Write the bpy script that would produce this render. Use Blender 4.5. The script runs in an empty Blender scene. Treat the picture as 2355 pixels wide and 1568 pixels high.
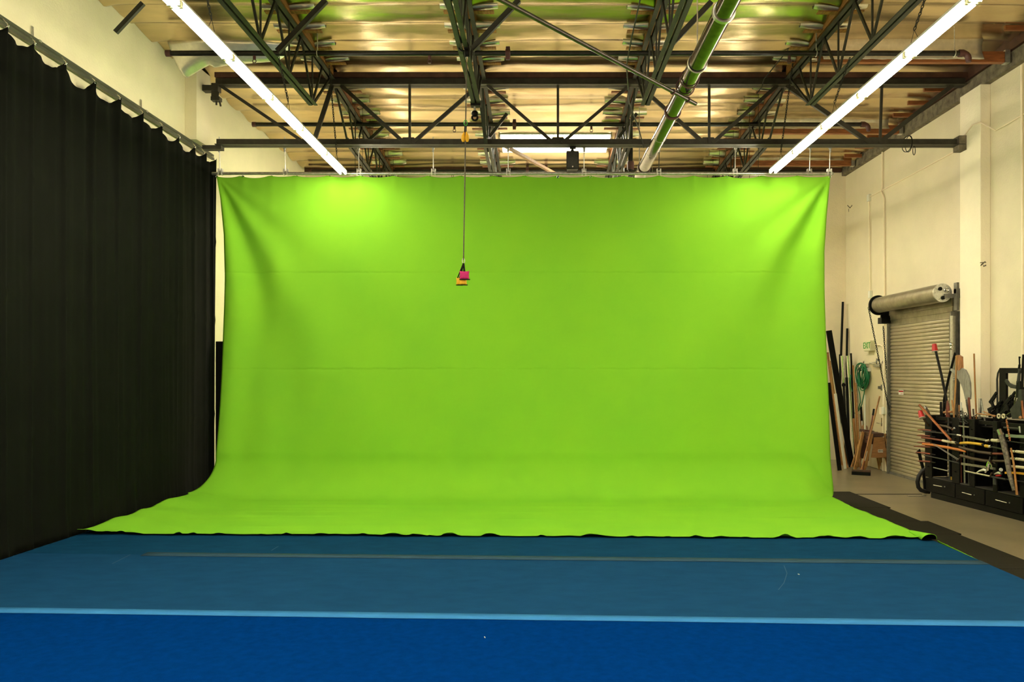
import bpy, math, random
from mathutils import Vector, Matrix, noise

random.seed(7)
PI = math.pi
S = bpy.context.scene
COL = S.collection

# ---------------------------------------------------------------- camera, world, exposure
F, CX, CY, CH = 1900.0, 1242.0, 853.0, 2.05      # focal length in pixels of a 2355-wide frame, eye point, eye height
cam_data = bpy.data.cameras.new('camera')
cam = bpy.data.objects.new('camera', cam_data)
COL.objects.link(cam)
cam.location = (0, 0, CH)
cam.rotation_euler = (PI / 2, 0, 0)
cam_data.sensor_fit = 'HORIZONTAL'
cam_data.sensor_width = 36.0
cam_data.lens = F / 2355.0 * 36.0
cam_data.shift_x = -(CX - 1177.5) / 2355.0
cam_data.shift_y = (CY - 784.0) / 2355.0
cam_data.clip_start = 0.05
cam_data.clip_end = 200
S.camera = cam

world = bpy.data.worlds.new('world')
S.world = world
world.use_nodes = True
world.node_tree.nodes['Background'].inputs[0].default_value = (0.75, 0.85, 1.0, 1)
world.node_tree.nodes['Background'].inputs[1].default_value = 0.6

S.view_settings.view_transform = 'Standard'
S.view_settings.look = 'None'
S.view_settings.gamma = 1.0
S.view_settings.use_curve_mapping = False
S.view_settings.exposure = 1.7
S.cycles.max_bounces = 7
S.cycles.diffuse_bounces = 4
S.cycles.glossy_bounces = 3
S.cycles.transmission_bounces = 3
S.cycles.sample_clamp_indirect = 6.0
S.cycles.caustics_reflective = False
S.cycles.caustics_refractive = False
S.cycles.use_denoising = True

TUBE_POWER = 24.0          # emission of the fluorescent tubes
TUBE_COLOR = (1.0, 0.90, 0.66)
FRONT_FILL = 2.8           # fill light from the added roof lights, out of view
SKY_POWER = 13.0            # daylight behind the roof light

# ---------------------------------------------------------------- helpers
def lin(r, g, b):
    f = lambda c: c / 12.92 if c <= 0.04045 else ((c + 0.055) / 1.055) ** 2.4
    return (f(r / 255.0), f(g / 255.0), f(b / 255.0))

def P(x, y, Z):
    """the point at depth Z that a position in the photograph shows"""
    return Vector(((x - CX) * Z / F, Z, CH + (CY - y) * Z / F))

def lerp(a, b, t):
    return a + (b - a) * t

def clamp(x, a=0.0, b=1.0):
    return a if x < a else b if x > b else x

def sstep(a, b, x):
    t = clamp((x - a) / (b - a))
    return t * t * (3 - 2 * t)

def interp(tab, x):
    if x <= tab[0][0]:
        return tab[0][1]
    for (x0, y0), (x1, y1) in zip(tab, tab[1:]):
        if x <= x1:
            return y0 + (y1 - y0) * (x - x0) / (x1 - x0)
    return tab[-1][1]

def nz(x, y=0.0, z=0.0):
    return noise.noise(Vector((x, y, z)))

MATS = {}
def mat(name, col, rough=0.6, metal=0.0, var=0.12, scale=6.0, bump=0.0, bscale=60.0, stretch=(1, 1, 1), spec=0.5,
        emit=None, power=0.0, sheen=0.0, col2=None, coat=0.0):
    if name in MATS:
        return MATS[name]
    m = bpy.data.materials.new(name)
    m.use_nodes = True
    nt = m.node_tree
    N, L = nt.nodes, nt.links
    b = N['Principled BSDF']
    b.inputs['Roughness'].default_value = rough
    b.inputs['Metallic'].default_value = metal
    b.inputs['Specular IOR Level'].default_value = spec
    if sheen:
        b.inputs['Sheen Weight'].default_value = sheen
    if coat:
        b.inputs['Coat Weight'].default_value = coat
        b.inputs['Coat Roughness'].default_value = 0.25
    tc = N.new('ShaderNodeTexCoord')
    mp = N.new('ShaderNodeMapping')
    mp.inputs['Scale'].default_value = stretch
    L.new(tc.outputs['Object'], mp.inputs['Vector'])
    n1 = N.new('ShaderNodeTexNoise')
    n1.inputs['Scale'].default_value = scale
    n1.inputs['Detail'].default_value = 5
    n1.inputs['Roughness'].default_value = 0.6
    L.new(mp.outputs[0], n1.inputs['Vector'])
    rp = N.new('ShaderNodeValToRGB')
    c0 = col2 if col2 else tuple(c * (1 - var) for c in col)
    c1 = col if col2 else tuple(min(1.0, c * (1 + var)) for c in col)
    rp.color_ramp.elements[0].position = 0.3
    rp.color_ramp.elements[1].position = 0.7
    rp.color_ramp.elements[0].color = (*c0, 1)
    rp.color_ramp.elements[1].color = (*c1, 1)
    L.new(n1.outputs['Fac'], rp.inputs[0])
    L.new(rp.outputs[0], b.inputs['Base Color'])
    if bump:
        n2 = N.new('ShaderNodeTexNoise')
        n2.inputs['Scale'].default_value = bscale
        n2.inputs['Detail'].default_value = 3
        L.new(mp.outputs[0], n2.inputs['Vector'])
        bp = N.new('ShaderNodeBump')
        bp.inputs['Strength'].default_value = bump
        bp.inputs['Distance'].default_value = 0.02
        L.new(n2.outputs['Fac'], bp.inputs['Height'])
        L.new(bp.outputs[0], b.inputs['Normal'])
    if emit:
        b.inputs['Emission Color'].default_value = (*emit, 1)
        b.inputs['Emission Strength'].default_value = power
    m['nodes'] = True
    MATS[name] = m
    return m

class MB:
    """collects shapes into one mesh"""
    def __init__(self):
        self.v, self.f = [], []

    def add(self, vs, fs):
        o = len(self.v)
        self.v += [Vector(p) for p in vs]
        self.f += [tuple(i + o for i in f) for f in fs]
        return self

    def box(self, lo, hi):
        x0, y0, z0 = lo
        x1, y1, z1 = hi
        return self.add([(x0, y0, z0), (x1, y0, z0), (x1, y1, z0), (x0, y1, z0), (x0, y0, z1), (x1, y0, z1), (x1, y1, z1), (x0, y1, z1)],
                        [(0, 3, 2, 1), (4, 5, 6, 7), (0, 1, 5, 4), (1, 2, 6, 5), (2, 3, 7, 6), (3, 0, 4, 7)])

    def bar(self, a, b, w, h, up=(0, 0, 1), off=(0, 0), taper=1.0):
        """rectangular bar from a to b; w across, h along up"""
        a, b = Vector(a), Vector(b)
        d = (b - a).normalized()
        u = Vector(up)
        if abs(d.dot(u)) > 0.97:
            u = Vector((0, 1, 0)) if abs(d.y) < 0.9 else Vector((1, 0, 0))
        s = d.cross(u).normalized()
        u = s.cross(d).normalized()
        vs = []
        for p, k in ((a, 1.0), (b, taper)):
            c = p + s * off[0] + u * off[1]
            for i, j in ((-1, -1), (1, -1), (1, 1), (-1, 1)):
                vs.append(c + s * (i * w / 2 * k) + u * (j * h / 2 * k))
        return self.add(vs, [(0, 1, 2, 3), (7, 6, 5, 4), (0, 4, 5, 1), (1, 5, 6, 2), (2, 6, 7, 3), (3, 7, 4, 0)])

    def angle(self, a, b, leg, th, up=(0, 0, 1), flip=1, off=(0, 0)):
        """steel angle from a to b: an upright leg and a flat leg"""
        self.bar(a, b, th, leg, up, (off[0], off[1] + leg / 2))
        self.bar(a, b, leg, th, up, (off[0] + flip * leg / 2, off[1] + th / 2))
        return self

    def tube(self, pts, r, n=10, caps=True, closed=False):
        pts = [Vector(p) for p in pts]
        m = len(pts)
        rr = r if isinstance(r, (list, tuple)) else [r] * m
        t0 = (pts[1] - pts[0]).normalized()
        u = Vector((0, 0, 1)) if abs(t0.z) < 0.9 else Vector((1, 0, 0))
        s = t0.cross(u).normalized()
        vs, fs = [], []
        for i in range(m):
            if closed:
                t = (pts[(i + 1) % m] - pts[i - 1]).normalized()
            else:
                t = (pts[min(i + 1, m - 1)] - pts[max(i - 1, 0)]).normalized()
            s = (s - t * s.dot(t)).normalized()
            w = t.cross(s)
            for k in range(n):
                a = 2 * PI * k / n
                vs.append(pts[i] + (s * math.cos(a) + w * math.sin(a)) * rr[i])
        for i in range(m if closed else m - 1):
            j = (i + 1) % m
            for k in range(n):
                k2 = (k + 1) % n
                fs.append((i * n + k, i * n + k2, j * n + k2, j * n + k))
        if caps and not closed:
            fs.append(tuple(reversed(range(n))))
            fs.append(tuple((m - 1) * n + k for k in range(n)))
        return self.add(vs, fs)

    def ring(self, c, axis, R, r, n=20, m=6, arc=1.0):
        axis = Vector(axis).normalized()
        u = axis.orthogonal().normalized()
        w = axis.cross(u)
        k = int(n * arc)
        pts = [Vector(c) + (u * math.cos(2 * PI * i / n) + w * math.sin(2 * PI * i / n)) * R for i in range(k if arc >= 1 else k + 1)]
        return self.tube(pts, r, m, closed=arc >= 1)

    def ball(self, c, r, n=12, sc=(1, 1, 1)):
        c = Vector(c)
        vs, fs = [c + Vector((0, 0, r * sc[2]))], []
        k = n // 2
        for i in range(1, k):
            th = PI * i / k
            for j in range(n):
                a = 2 * PI * j / n
                vs.append(c + Vector((r * sc[0] * math.sin(th) * math.cos(a), r * sc[1] * math.sin(th) * math.sin(a), r * sc[2] * math.cos(th))))
        vs.append(c - Vector((0, 0, r * sc[2])))
        for j in range(n):
            fs.append((0, 1 + j, 1 + (j + 1) % n))
            fs.append((len(vs) - 1, 1 + (k - 2) * n + (j + 1) % n, 1 + (k - 2) * n + j))
        for i in range(k - 2):
            for j in range(n):
                a, b = 1 + i * n + j, 1 + i * n + (j + 1) % n
                fs.append((a, a + n, b + n, b))
        return self.add(vs, fs)

    def prism(self, pts, ext):
        """closed outline of 3-D points pushed along ext"""
        pts = [Vector(p) for p in pts]
        e = Vector(ext)
        n = len(pts)
        vs = pts + [p + e for p in pts]
        fs = [tuple(range(n)), tuple(reversed(range(n, 2 * n)))]
        for i in range(n):
            j = (i + 1) % n
            fs.append((i, i + n, j + n, j))
        return self.add(vs, fs)

    def grid(self, rows):
        """rows of points into a quad sheet"""
        n = len(rows[0])
        vs = [p for r in rows for p in r]
        fs = []
        for i in range(len(rows) - 1):
            for j in range(n - 1):
                a = i * n + j
                fs.append((a, a + 1, a + n + 1, a + n))
        return self.add(vs, fs)

def link_mesh(name, mb, m, origin, parent=None, smooth=True, bevel=0.0, solid=0.0, angle=35):
    me = bpy.data.meshes.new(name)
    o = Vector(origin)
    me.from_pydata([tuple(p - o) for p in mb.v], [], mb.f)
    me.update()
    if isinstance(m, (list, tuple)):
        for k in m:
            me.materials.append(k)
    else:
        me.materials.append(m)
    if smooth:
        me.shade_smooth()
        me.set_sharp_from_angle(angle=math.radians(angle))
    ob = bpy.data.objects.new(name, me)
    COL.objects.link(ob)
    if bevel:
        b = ob.modifiers.new('bevel', 'BEVEL')
        b.width = bevel
        b.segments = 2
        b.limit_method = 'ANGLE'
    if solid:
        s = ob.modifiers.new('thickness', 'SOLIDIFY')
        s.thickness = solid
        s.offset = 0
    if parent is not None:
        ob.parent = parent
    return ob

def wpos(o):
    p = Vector(o.location)
    while o.parent is not None:
        o = o.parent
        p += Vector(o.location)
    return p

def tag(o, label, cat, group=None, kind=None):
    o['label'] = label
    if cat:
        o['category'] = cat
    if group:
        o['group'] = group
    if kind:
        o['kind'] = kind
    return o

def thing(name, label, cat, loc, group=None, kind=None):
    o = bpy.data.objects.new(name, None)
    o.empty_display_size = 0.1
    COL.objects.link(o)
    o.location = loc
    return tag(o, label, cat, group, kind)

def part(parent, name, mb, m, label=None, **k):
    ob = link_mesh(name, mb, m, wpos(parent), parent, **k)
    if label:
        ob['label'] = label
    return ob

def solo(name, mb, m, label, cat, group=None, **k):
    xs = [p for p in mb.v]
    lo = [min(p[i] for p in xs) for i in range(3)]
    hi = [max(p[i] for p in xs) for i in range(3)]
    ob = link_mesh(name, mb, m, ((lo[0] + hi[0]) / 2, (lo[1] + hi[1]) / 2, lo[2]), **{q: w for q, w in k.items()})
    ob.location = ((lo[0] + hi[0]) / 2, (lo[1] + hi[1]) / 2, lo[2])
    return tag(ob, label, cat, group)

def struct(name, mb, m, label=None, parent=None, **k):
    ob = link_mesh(name, mb, m, wpos(parent) if parent is not None else (0, 0, 0), parent, **k)
    if parent is None:
        ob['kind'] = 'structure'
    if label:
        ob['label'] = label
    return ob

def dup(root, loc, label=None, group=None):
    c = root.copy()
    COL.objects.link(c)
    c.location = loc
    if label:
        c['label'] = label
    if group:
        c['group'] = group
    for ch in list(root.children):
        k = ch.copy()
        COL.objects.link(k)
        k.parent = c
        for g in list(ch.children):
            q = g.copy()
            COL.objects.link(q)
            q.parent = k
    return c

# ---------------------------------------------------------------- materials
M_WALL = mat('cream_paint', (0.76, 0.675, 0.50), 0.75, var=0.05, scale=1.3, bump=0.25, bscale=35)
M_WALL_LIT = mat('lit_cream_paint', (0.92, 0.86, 0.585), 0.75, var=0.05, scale=1.3, bump=0.25, bscale=35)  # cream paint made lighter and yellower, standing in for light on the left wall
M_PIER = mat('pier_paint', (0.93, 0.85, 0.66), 0.75, var=0.05, scale=1.3, bump=0.25, bscale=35)
M_WALL2 = mat('pale_paint', (0.93, 0.80, 0.62), 0.75, var=0.06, scale=2.0, bump=0.25, bscale=35)
M_CONC = mat('concrete_floor', (0.215, 0.178, 0.105), 0.30, var=0.22, scale=1.1, bump=0.05, bscale=20, spec=0.5)
M_BAND = mat('grimy_concrete', (0.15, 0.125, 0.085), 0.9, var=0.6, scale=7, bump=0.4, bscale=25)
M_DECK = mat('roof_deck', (0.30, 0.2, 0.1), 0.9)
M_STEEL = mat('dark_steel', (0.028, 0.029, 0.020), 0.5, metal=0.0, var=0.3, scale=9, bump=0.1, spec=0.4)
M_GIRDER = mat('grey_steel', (0.042, 0.039, 0.028), 0.5, var=0.25, scale=9, bump=0.1, spec=0.25)
M_PIPE = mat('black_pipe', (0.03, 0.028, 0.026), 0.28, metal=0.5, var=0.3, scale=12)
M_MAIN = mat('oiled_pipe', (0.10, 0.085, 0.06), 0.16, metal=0.9, var=0.4, scale=14)
M_COUP = mat('maroon_coupling', (0.09, 0.03, 0.03), 0.5, var=0.3)
M_GALV = mat('galvanized_steel', (0.55, 0.55, 0.52), 0.32, metal=0.9, var=0.2, scale=25)
M_NAIL = mat('orange_wood', (0.34, 0.15, 0.035), 0.65, var=0.4, scale=6, stretch=(6, 1, 6))
M_BROWN = mat('red_brown_wood', (0.26, 0.085, 0.025), 0.5, var=0.4, scale=5, stretch=(1, 8, 8))
M_DKWOOD = mat('dark_brown_wood', (0.075, 0.03, 0.018), 0.6, var=0.4, scale=7)
M_CHROME = mat('bright_metal', (0.72, 0.72, 0.70), 0.18, metal=1.0, var=0.12, scale=30)
M_WHITE = mat('white_enamel', (0.78, 0.76, 0.68), 0.45, var=0.05)
M_IVORY = mat('ivory_plastic', (0.72, 0.68, 0.45), 0.5, var=0.05)
M_BLACK = mat('black_plastic', (0.0045, 0.0045, 0.004), 0.5, var=0.3, spec=0.15)
M_RUBBER = mat('black_rubber', (0.008, 0.008, 0.007), 0.5, spec=0.3, var=0.3)
M_BWOOD = mat('black_painted_wood', (0.004, 0.0038, 0.003), 0.5, spec=0.12, var=0.4, scale=12, bump=0.1)
M_ROPE = mat('brown_rope', (0.10, 0.085, 0.06), 0.8, var=0.3, scale=40)
M_TUBE = mat('lit_tube', (0.95, 0.93, 0.85), 0.4, var=0.0, emit=TUBE_COLOR, power=TUBE_POWER)
M_PINE = mat('pine_wood', (0.40, 0.20, 0.065), 0.55, var=0.35, scale=5, stretch=(10, 10, 1))
M_HONEY = mat('honey_wood', (0.32, 0.135, 0.025), 0.45, var=0.35, scale=5, stretch=(10, 10, 1))
M_PLY = mat('plywood', (0.34, 0.155, 0.055), 0.6, var=0.3, scale=3, stretch=(2, 2, 9))
M_COPPER = mat('copper_wood', (0.27, 0.075, 0.016), 0.35, var=0.4, scale=8)
M_LACQ = mat('red_lacquer', (0.15, 0.028, 0.010), 0.35, var=0.35, scale=10)
M_REDP = mat('red_plastic', (0.42, 0.004, 0.004), 0.4, var=0.08)
M_STEELW = mat('polished_blade', (0.30, 0.30, 0.28), 0.3, metal=0.9, var=0.25, scale=30)
M_GREY = mat('grey_paint', (0.036, 0.037, 0.031), 0.5, spec=0.25, var=0.25, scale=15)
M_CREAMW = mat('cream_wrap', (0.62, 0.55, 0.36), 0.6, var=0.3, scale=60)
M_YELP = mat('yellow_lacquer', (0.72, 0.42, 0.02), 0.3, var=0.15, scale=12)
M_SCAB = mat('brown_scabbard', (0.045, 0.026, 0.011), 0.45, var=0.4, scale=14)
M_FOIL = mat('insulation_foil', (0.66, 0.52, 0.32), 0.24, metal=1.0, var=0.10, scale=2.5, bump=0.12, bscale=4, stretch=(0.6, 2.2, 1))
M_FOILB = mat('bright_foil', (0.90, 0.85, 0.74), 0.30, metal=0.70, var=0.10, scale=12, bump=0.12, bscale=10)
M_GREEN = mat('green_muslin', (0.252, 0.605, 0.034), 0.9, var=0.05, scale=0.8, bump=0.05, bscale=300, spec=0.04, col2=(0.222, 0.57, 0.036))
M_CURT = mat('black_drape', (0.0040, 0.0050, 0.0028), 0.9, var=0.2, scale=1.5, spec=0.12)
M_MATN = mat('bright_blue_carpet', (0.0006, 0.033, 0.185), 0.95, var=0.16, scale=14, bump=0.5, bscale=160, spec=0.0)
M_MATF = mat('grazing_lit_blue_carpet', (0.0085, 0.060, 0.155), 0.95, var=0.1, scale=4, bump=0.4, bscale=160, spec=0.03, stretch=(1, 2, 1))  # duller blues here and below put the grazing light into the carpet colour
M_MATB = mat('deep_blue_carpet', (0.0055, 0.052, 0.125), 0.95, var=0.12, scale=4, bump=0.4, bscale=160, spec=0.03, stretch=(1, 2, 1))
M_EDGE = mat('slate_blue_foam', (0.05, 0.065, 0.16), 0.7)
M_TAPEN = mat('sky_blue_tape', (0.040, 0.205, 0.50), 0.8, spec=0.05, var=0.10, scale=3)
M_TAPEF = mat('slate_tape', (0.030, 0.075, 0.12), 0.8, spec=0.1, var=0.10, scale=3)

def rubber_mat_material():
    m = bpy.data.materials.new('perforated_rubber')
    m.use_nodes = True
    N, L = m.node_tree.nodes, m.node_tree.links
    b = N['Principled BSDF']
    b.inputs['Roughness'].default_value = 0.7
    b.inputs['Specular IOR Level'].default_value = 0.08
    tc = N.new('ShaderNodeTexCoord')
    vo = N.new('ShaderNodeTexVoronoi')
    vo.inputs['Scale'].default_value = 26
    vo.inputs['Randomness'].default_value = 0.05
    L.new(tc.outputs['Object'], vo.inputs['Vector'])
    rp = N.new('ShaderNodeValToRGB')
    rp.color_ramp.elements[0].position = 0.28
    rp.color_ramp.elements[1].position = 0.36
    rp.color_ramp.elements[0].color = (0.006, 0.006, 0.005, 1)
    rp.color_ramp.elements[1].color = (0.015, 0.0135, 0.009, 1)
    L.new(vo.outputs['Distance'], rp.inputs[0])
    L.new(rp.outputs[0], b.inputs['Base Color'])
    bp = N.new('ShaderNodeBump')
    bp.inputs['Strength'].default_value = 0.6
    bp.inputs['Distance'].default_value = 0.01
    L.new(vo.outputs['Distance'], bp.inputs['Height'])
    L.new(bp.outputs[0], b.inputs['Normal'])
    return m
M_RMAT = rubber_mat_material()

# ---------------------------------------------------------------- room shell
HC = 7.0                                   # ceiling height
def HZ_(y):                                # the foil falls gently towards the back wall
    return HC - 0.046 * max(0.0, y - 13.5)
XR = 7.08                                  # right wall
YB = 19.13                                 # back wall
YF = -5.0
def XL(Y):                                 # the left wall runs slightly askew
    return -5.90 + (Y - 8.8) * 0.045

fl = MB().box((-8.5, YF, -0.2), (XR + 0.3, YB + 0.3, 0.0))
struct('floor', fl, M_CONC)
w = MB()
w.prism([(XL(YF), YF, 0), (XL(YB), YB, 0), (XL(YB) - 0.3, YB, 0), (XL(YF) - 0.3, YF, 0)], (0, 0, HC + 0.05))
struct('wall_left', w, M_WALL_LIT)
w = MB().box((XR, YF, 0), (XR + 0.3, YB, HC + 0.05))
struct('wall_right', w, M_WALL)
w = MB().box((-8.5, YB, 0), (XR + 0.3, YB + 0.3, HC + 0.05))
struct('wall_back', w, M_WALL2)
w = MB().box((-8.5, YF - 0.3, 0), (XR + 0.3, YF, HC + 0.05))
struct('wall_front', w, M_WALL)
GY = 13.5                                  # the cross girder
w = MB()
w.prism([(XL(13.25), 13.25, 5.765), (XL(13.75), 13.75, 5.765), (XL(13.75) + 0.19, 13.75, 5.765), (XL(13.25) + 0.19, 13.25, 5.765)], (0, 0, 6.95 - 5.765))
struct('trim_1', w, M_WALL_LIT, 'cream wall pier behind the left end of the cross girder')
w = MB().box((6.92, 12.98, 0), (XR, 13.62, 6.56))
struct('trim_2', w, M_PIER, 'cream wall pier beside the roll-up door', bevel=0.01)
w = MB().box((6.985, 5.0, 6.56), (XR, YB, 6.78))
struct('trim_3', w, M_BAND, 'grimy concrete ledge along the top of the right wall')
w = MB().box((6.96, 5.0, 6.80), (XR, YB, 6.99))
struct('trim_4', w, M_DKWOOD, 'dark wood ledger above the concrete ledge')
w = MB().box((-5.45, YB - 0.06, 6.64), (XR - 0.12, YB, 6.76))
struct('trim_5', w, M_DKWOOD, 'dark wood ledger along the top of the back wall')
# stains and a scribble on the right-hand pier and wall
w = MB()
for a, b in (((2254, 604), (2268, 603)), ((2256, 609), (2266, 601)), ((2255, 611), (2262, 606)), ((2261, 611), (2268, 611)), ((2262, 613), (2268, 609))):
    pa, pb = P(a[0], a[1], 12.975), P(b[0], b[1], 12.975)
    w.bar((pa.x, 12.976, pa.z), (pb.x, 12.976, pb.z), 0.012, 0.004, (0, 1, 0))
for a, b in (((1949, 472), (1955, 478)), ((1955, 478), (1960, 472)), ((1952, 480), (1952, 487))):
    Za, Zb = F * XR / (a[0] - CX), F * XR / (b[0] - CX)
    pa, pb = P(a[0], a[1], Za), P(b[0], b[1], Zb)
    w.bar((XR - 0.002, pa.y, pa.z), (XR - 0.002, pb.y, pb.z), 0.02, 0.004, (1, 0, 0))
struct('trim_6', w, mat('dark_scuff', (0.12, 0.10, 0.07), 0.9), 'dark scribbled scuff marks on the right wall', smooth=False)
# floor joint
w = MB().box((4.62, 13.72, -0.002), (6.35, 13.765, 0.004))
struct('trim_7', w, M_RUBBER, 'dark joint strip across the concrete floor', smooth=False)

# ---------------------------------------------------------------- ceiling: foil between the roof joists
JX = [-3.39, -0.95, 1.57, 4.03]
deck = MB()
SK = (-0.80, 1.42, 16.68, 17.85)           # roof light opening x0 x1 y0 y1
for lo, hi in (((-8.5, YF), (XR + 0.3, SK[2])), ((-8.5, SK[3]), (XR + 0.3, YB + 0.3)), ((-8.5, SK[2]), (SK[0], SK[3])), ((SK[1], SK[2]), (XR + 0.3, SK[3]))):
    deck.box((lo[0], lo[1], HC + 0.06), (hi[0], hi[1], HC + 0.3))
ceil = struct('ceiling', deck, M_DECK)

def foil_z(x, y, seed, x0, x1):
    k = (y - 11.70) / 0.617
    fr = k - math.floor(k)
    cell = math.floor(k)
    h = noise.random_unit_vector
    sag = 0.035 + 0.035 * nz(cell * 7.31 + seed, x * 0.35)
    s = math.sin(PI * fr) ** 0.8 if 0 < fr < 1 else 0.0
    if y < GY:                                # the front foil hangs slack, sagging towards the back of each strip
        s = fr / 0.86 if fr < 0.86 else (1 - fr) / 0.14
        s = s * s * (3 - 2 * s) * 0.35 + s * 0.65
        sag = (sag * 1.1 + 0.015) * sstep(0.05, 0.5, GY - y)
    else:
        sag *= 0.8 * sstep(0.05, 0.5, y - GY)
    z = HZ_(y) - 0.015 - max(0.0, sag) * s
    z += 0.016 * nz(x * 0.9 + seed, y * 2.6, 3.3) * s + 0.006 * nz(x * 3 + seed, y * 9.0, 1.2) * s
    e = min(x - x0, x1 - x)
    z -= 0.05 * math.exp(-e / 0.13) * (0.5 + nz(y * 3.1, seed, x0)) * s      # bunching next to the joists
    return z

bays = [None] + JX + [XR]
for i in range(5):
    x0 = bays[i]
    x1 = bays[i + 1]
    for (ya, yb) in (((2.0, SK[2]), (SK[2], SK[3]), (SK[3], YB - 0.02)) if i == 2 else ((2.0, YB - 0.02),)):
        ny = max(3, int((yb - ya) / 0.0515))
        spans = [(None, None)]
        if i == 2 and ya == SK[2]:
            spans = [(x0 + 0.05, SK[0]), (SK[1], x1 - 0.05)]
        for sx0, sx1 in spans:
            rows = []
            nx = 50 if sx0 is None else 4
            for r in range(ny + 1):
                y = lerp(ya, yb, r / ny)
                a = (XL(y) + 0.01 if i == 0 else x0 + 0.05) if sx0 is None else sx0
                b = (x1 - 0.05 if i < 4 else XR - 0.13) if sx1 is None else sx1
                rows.append([Vector((lerp(a, b, c / nx), y, foil_z(lerp(a, b, c / nx), y, i * 13.7, a, b))) for c in range(nx + 1)])
            struct('foil_panel', MB().grid(rows), M_FOIL, parent=ceil, angle=60)
# torn foil sheet hanging by the left wall
rows = []
top = [(387, 98), (420, 92), (460, 90), (520, 92), (600, 96), (680, 100)]
bot = [(430, 180), (452, 166), (482, 149), (492, 155), (540, 148), (612, 140)]
for k in range(15):
    t = k / 14
    row = []
    for a, b in zip(top, bot):
        pa = P(a[0], a[1], F * 4.9 / (CY - a[1]))
        pb = P(b[0], b[1], 12.55)
        p = pa.lerp(pb, t)
        p.z -= 0.16 * math.sin(PI * t) * 0.6
        p.y += 0.05 * nz(p.x * 3, t * 2)
        row.append(p)
    fine = []
    for q in range(len(row) - 1):
        for s in range(5):
            c = row[q].lerp(row[q + 1], s / 5)
            c.z += 0.012 * nz(c.x * 7, t * 5, 2)
            fine.append(c)
    fine.append(row[-1])
    rows.append(fine)
struct('foil_flap', MB().grid(rows), M_FOILB, parent=ceil, label='torn bright foil sheet drooping by the left wall', solid=0.003, angle=60)
# folded foil edges in front of the brown beams
for px0, px1, y0, y1, Z in ((1893, 2262, 118, 136, 12.15), (1700, 2045, 284, 296, 15.75), (1735, 1940, 363, 369, 18.15)):
    a, b = P(px0, y0, Z), P(px1, y1 - 2, Z)
    rows = []
    for k in range(4):
        row = []
        for c in range(31):
            p = a.lerp(b, c / 30)
            p.z = lerp(HZ_(Z) - 0.03, min(a.z, b.z) - 0.02, k / 3) + 0.012 * nz(c * 0.5, k)
            p.y += 0.05 * math.sin(k * 1.2) + 0.015 * nz(c * 0.4, k, 5)
            row.append(p)
        rows.append(row)
    struct('foil_edge', MB().grid(rows), M_FOILB, parent=ceil, solid=0.003)

# ---------------------------------------------------------------- roof lights
# roof lights added overhead, out of view, as fill for the front
for k, (xa, xb, ya, yb) in enumerate(((-2.9, -0.5, 2.4, 4.4), (1.0, 3.4, 2.4, 4.4), (-2.9, -0.5, -3.0, -1.0), (1.0, 3.4, -3.0, -1.0))):
    wo = struct('window_%d' % (k + 2), MB().box((xa - 0.06, ya - 0.06, HC - 0.10), (xb + 0.06, ya, HC + 0.05)).box((xa - 0.06, yb, HC - 0.10), (xb + 0.06, yb + 0.06, HC + 0.05)).box((xa - 0.06, ya, HC - 0.10), (xa, yb, HC + 0.05)).box((xb, ya, HC - 0.10), (xb + 0.06, yb, HC + 0.05)), M_WHITE, 'added roof light overhead, out of view, for fill light')
    struct('pane', MB().box((xa, ya, HC - 0.09), (xb, yb, HC - 0.08)), mat('fill_pane_front', (0.9, 0.9, 0.85), 0.6, var=0.0, emit=(1.0, 0.94, 0.78), power=FRONT_FILL), parent=wo)
w = MB()
t = 0.03
hk = HZ_(SK[3]) - 0.03
w.box((SK[0] - t, SK[2] - t, hk), (SK[0], SK[3] + t, HC + 0.36))
w.box((SK[1], SK[2] - t, hk), (SK[1] + t, SK[3] + t, HC + 0.36))
w.box((SK[0], SK[2] - t, hk + 0.05), (SK[1], SK[2], HC + 0.36))
w.box((SK[0], SK[3], hk), (SK[1], SK[3] + t, HC + 0.36))
win = struct('window_1', w, M_WHITE, 'rectangular roof light glowing with daylight')
w = MB().box((SK[0], SK[2], HC - 0.05), (SK[1], SK[3], HC - 0.035))
struct('pane', w, mat('daylit_pane', (0.9, 0.9, 0.85), 0.6, var=0.0, emit=(1.0, 0.95, 0.80), power=SKY_POWER), parent=win)
w = MB()
for k in range(1, 14):
    x = lerp(SK[0], SK[1], k / 14)
    w.tube([(x, SK[2], HC - 0.10), (x, SK[3], HC - 0.10)], 0.006, 6)
for k in range(1, 5):
    y = lerp(SK[2], SK[3], k / 5)
    w.tube([(SK[0], y, HC - 0.095), (SK[1], y, HC - 0.095)], 0.006, 6)
struct('safety_grille', w, M_NAIL, parent=win)
# ---------------------------------------------------------------- roof joists
ZT, ZB = CH + 4.72, CH + 3.97              # top chord, bottom chord heights
def double_angle(mb, a, b, leg=0.055, gap=0.025, flip=1):
    """two steel angles back to back with a gap"""
    mb.bar(a, b, 0.008, leg, off=(-gap / 2 - 0.004, flip * leg / 2))
    mb.bar(a, b, leg, 0.008, off=(-gap / 2 - leg / 2, 0))
    mb.bar(a, b, 0.008, leg, off=(gap / 2 + 0.004, flip * leg / 2))
    mb.bar(a, b, leg, 0.008, off=(gap / 2 + leg / 2, 0))
    return mb

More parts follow.
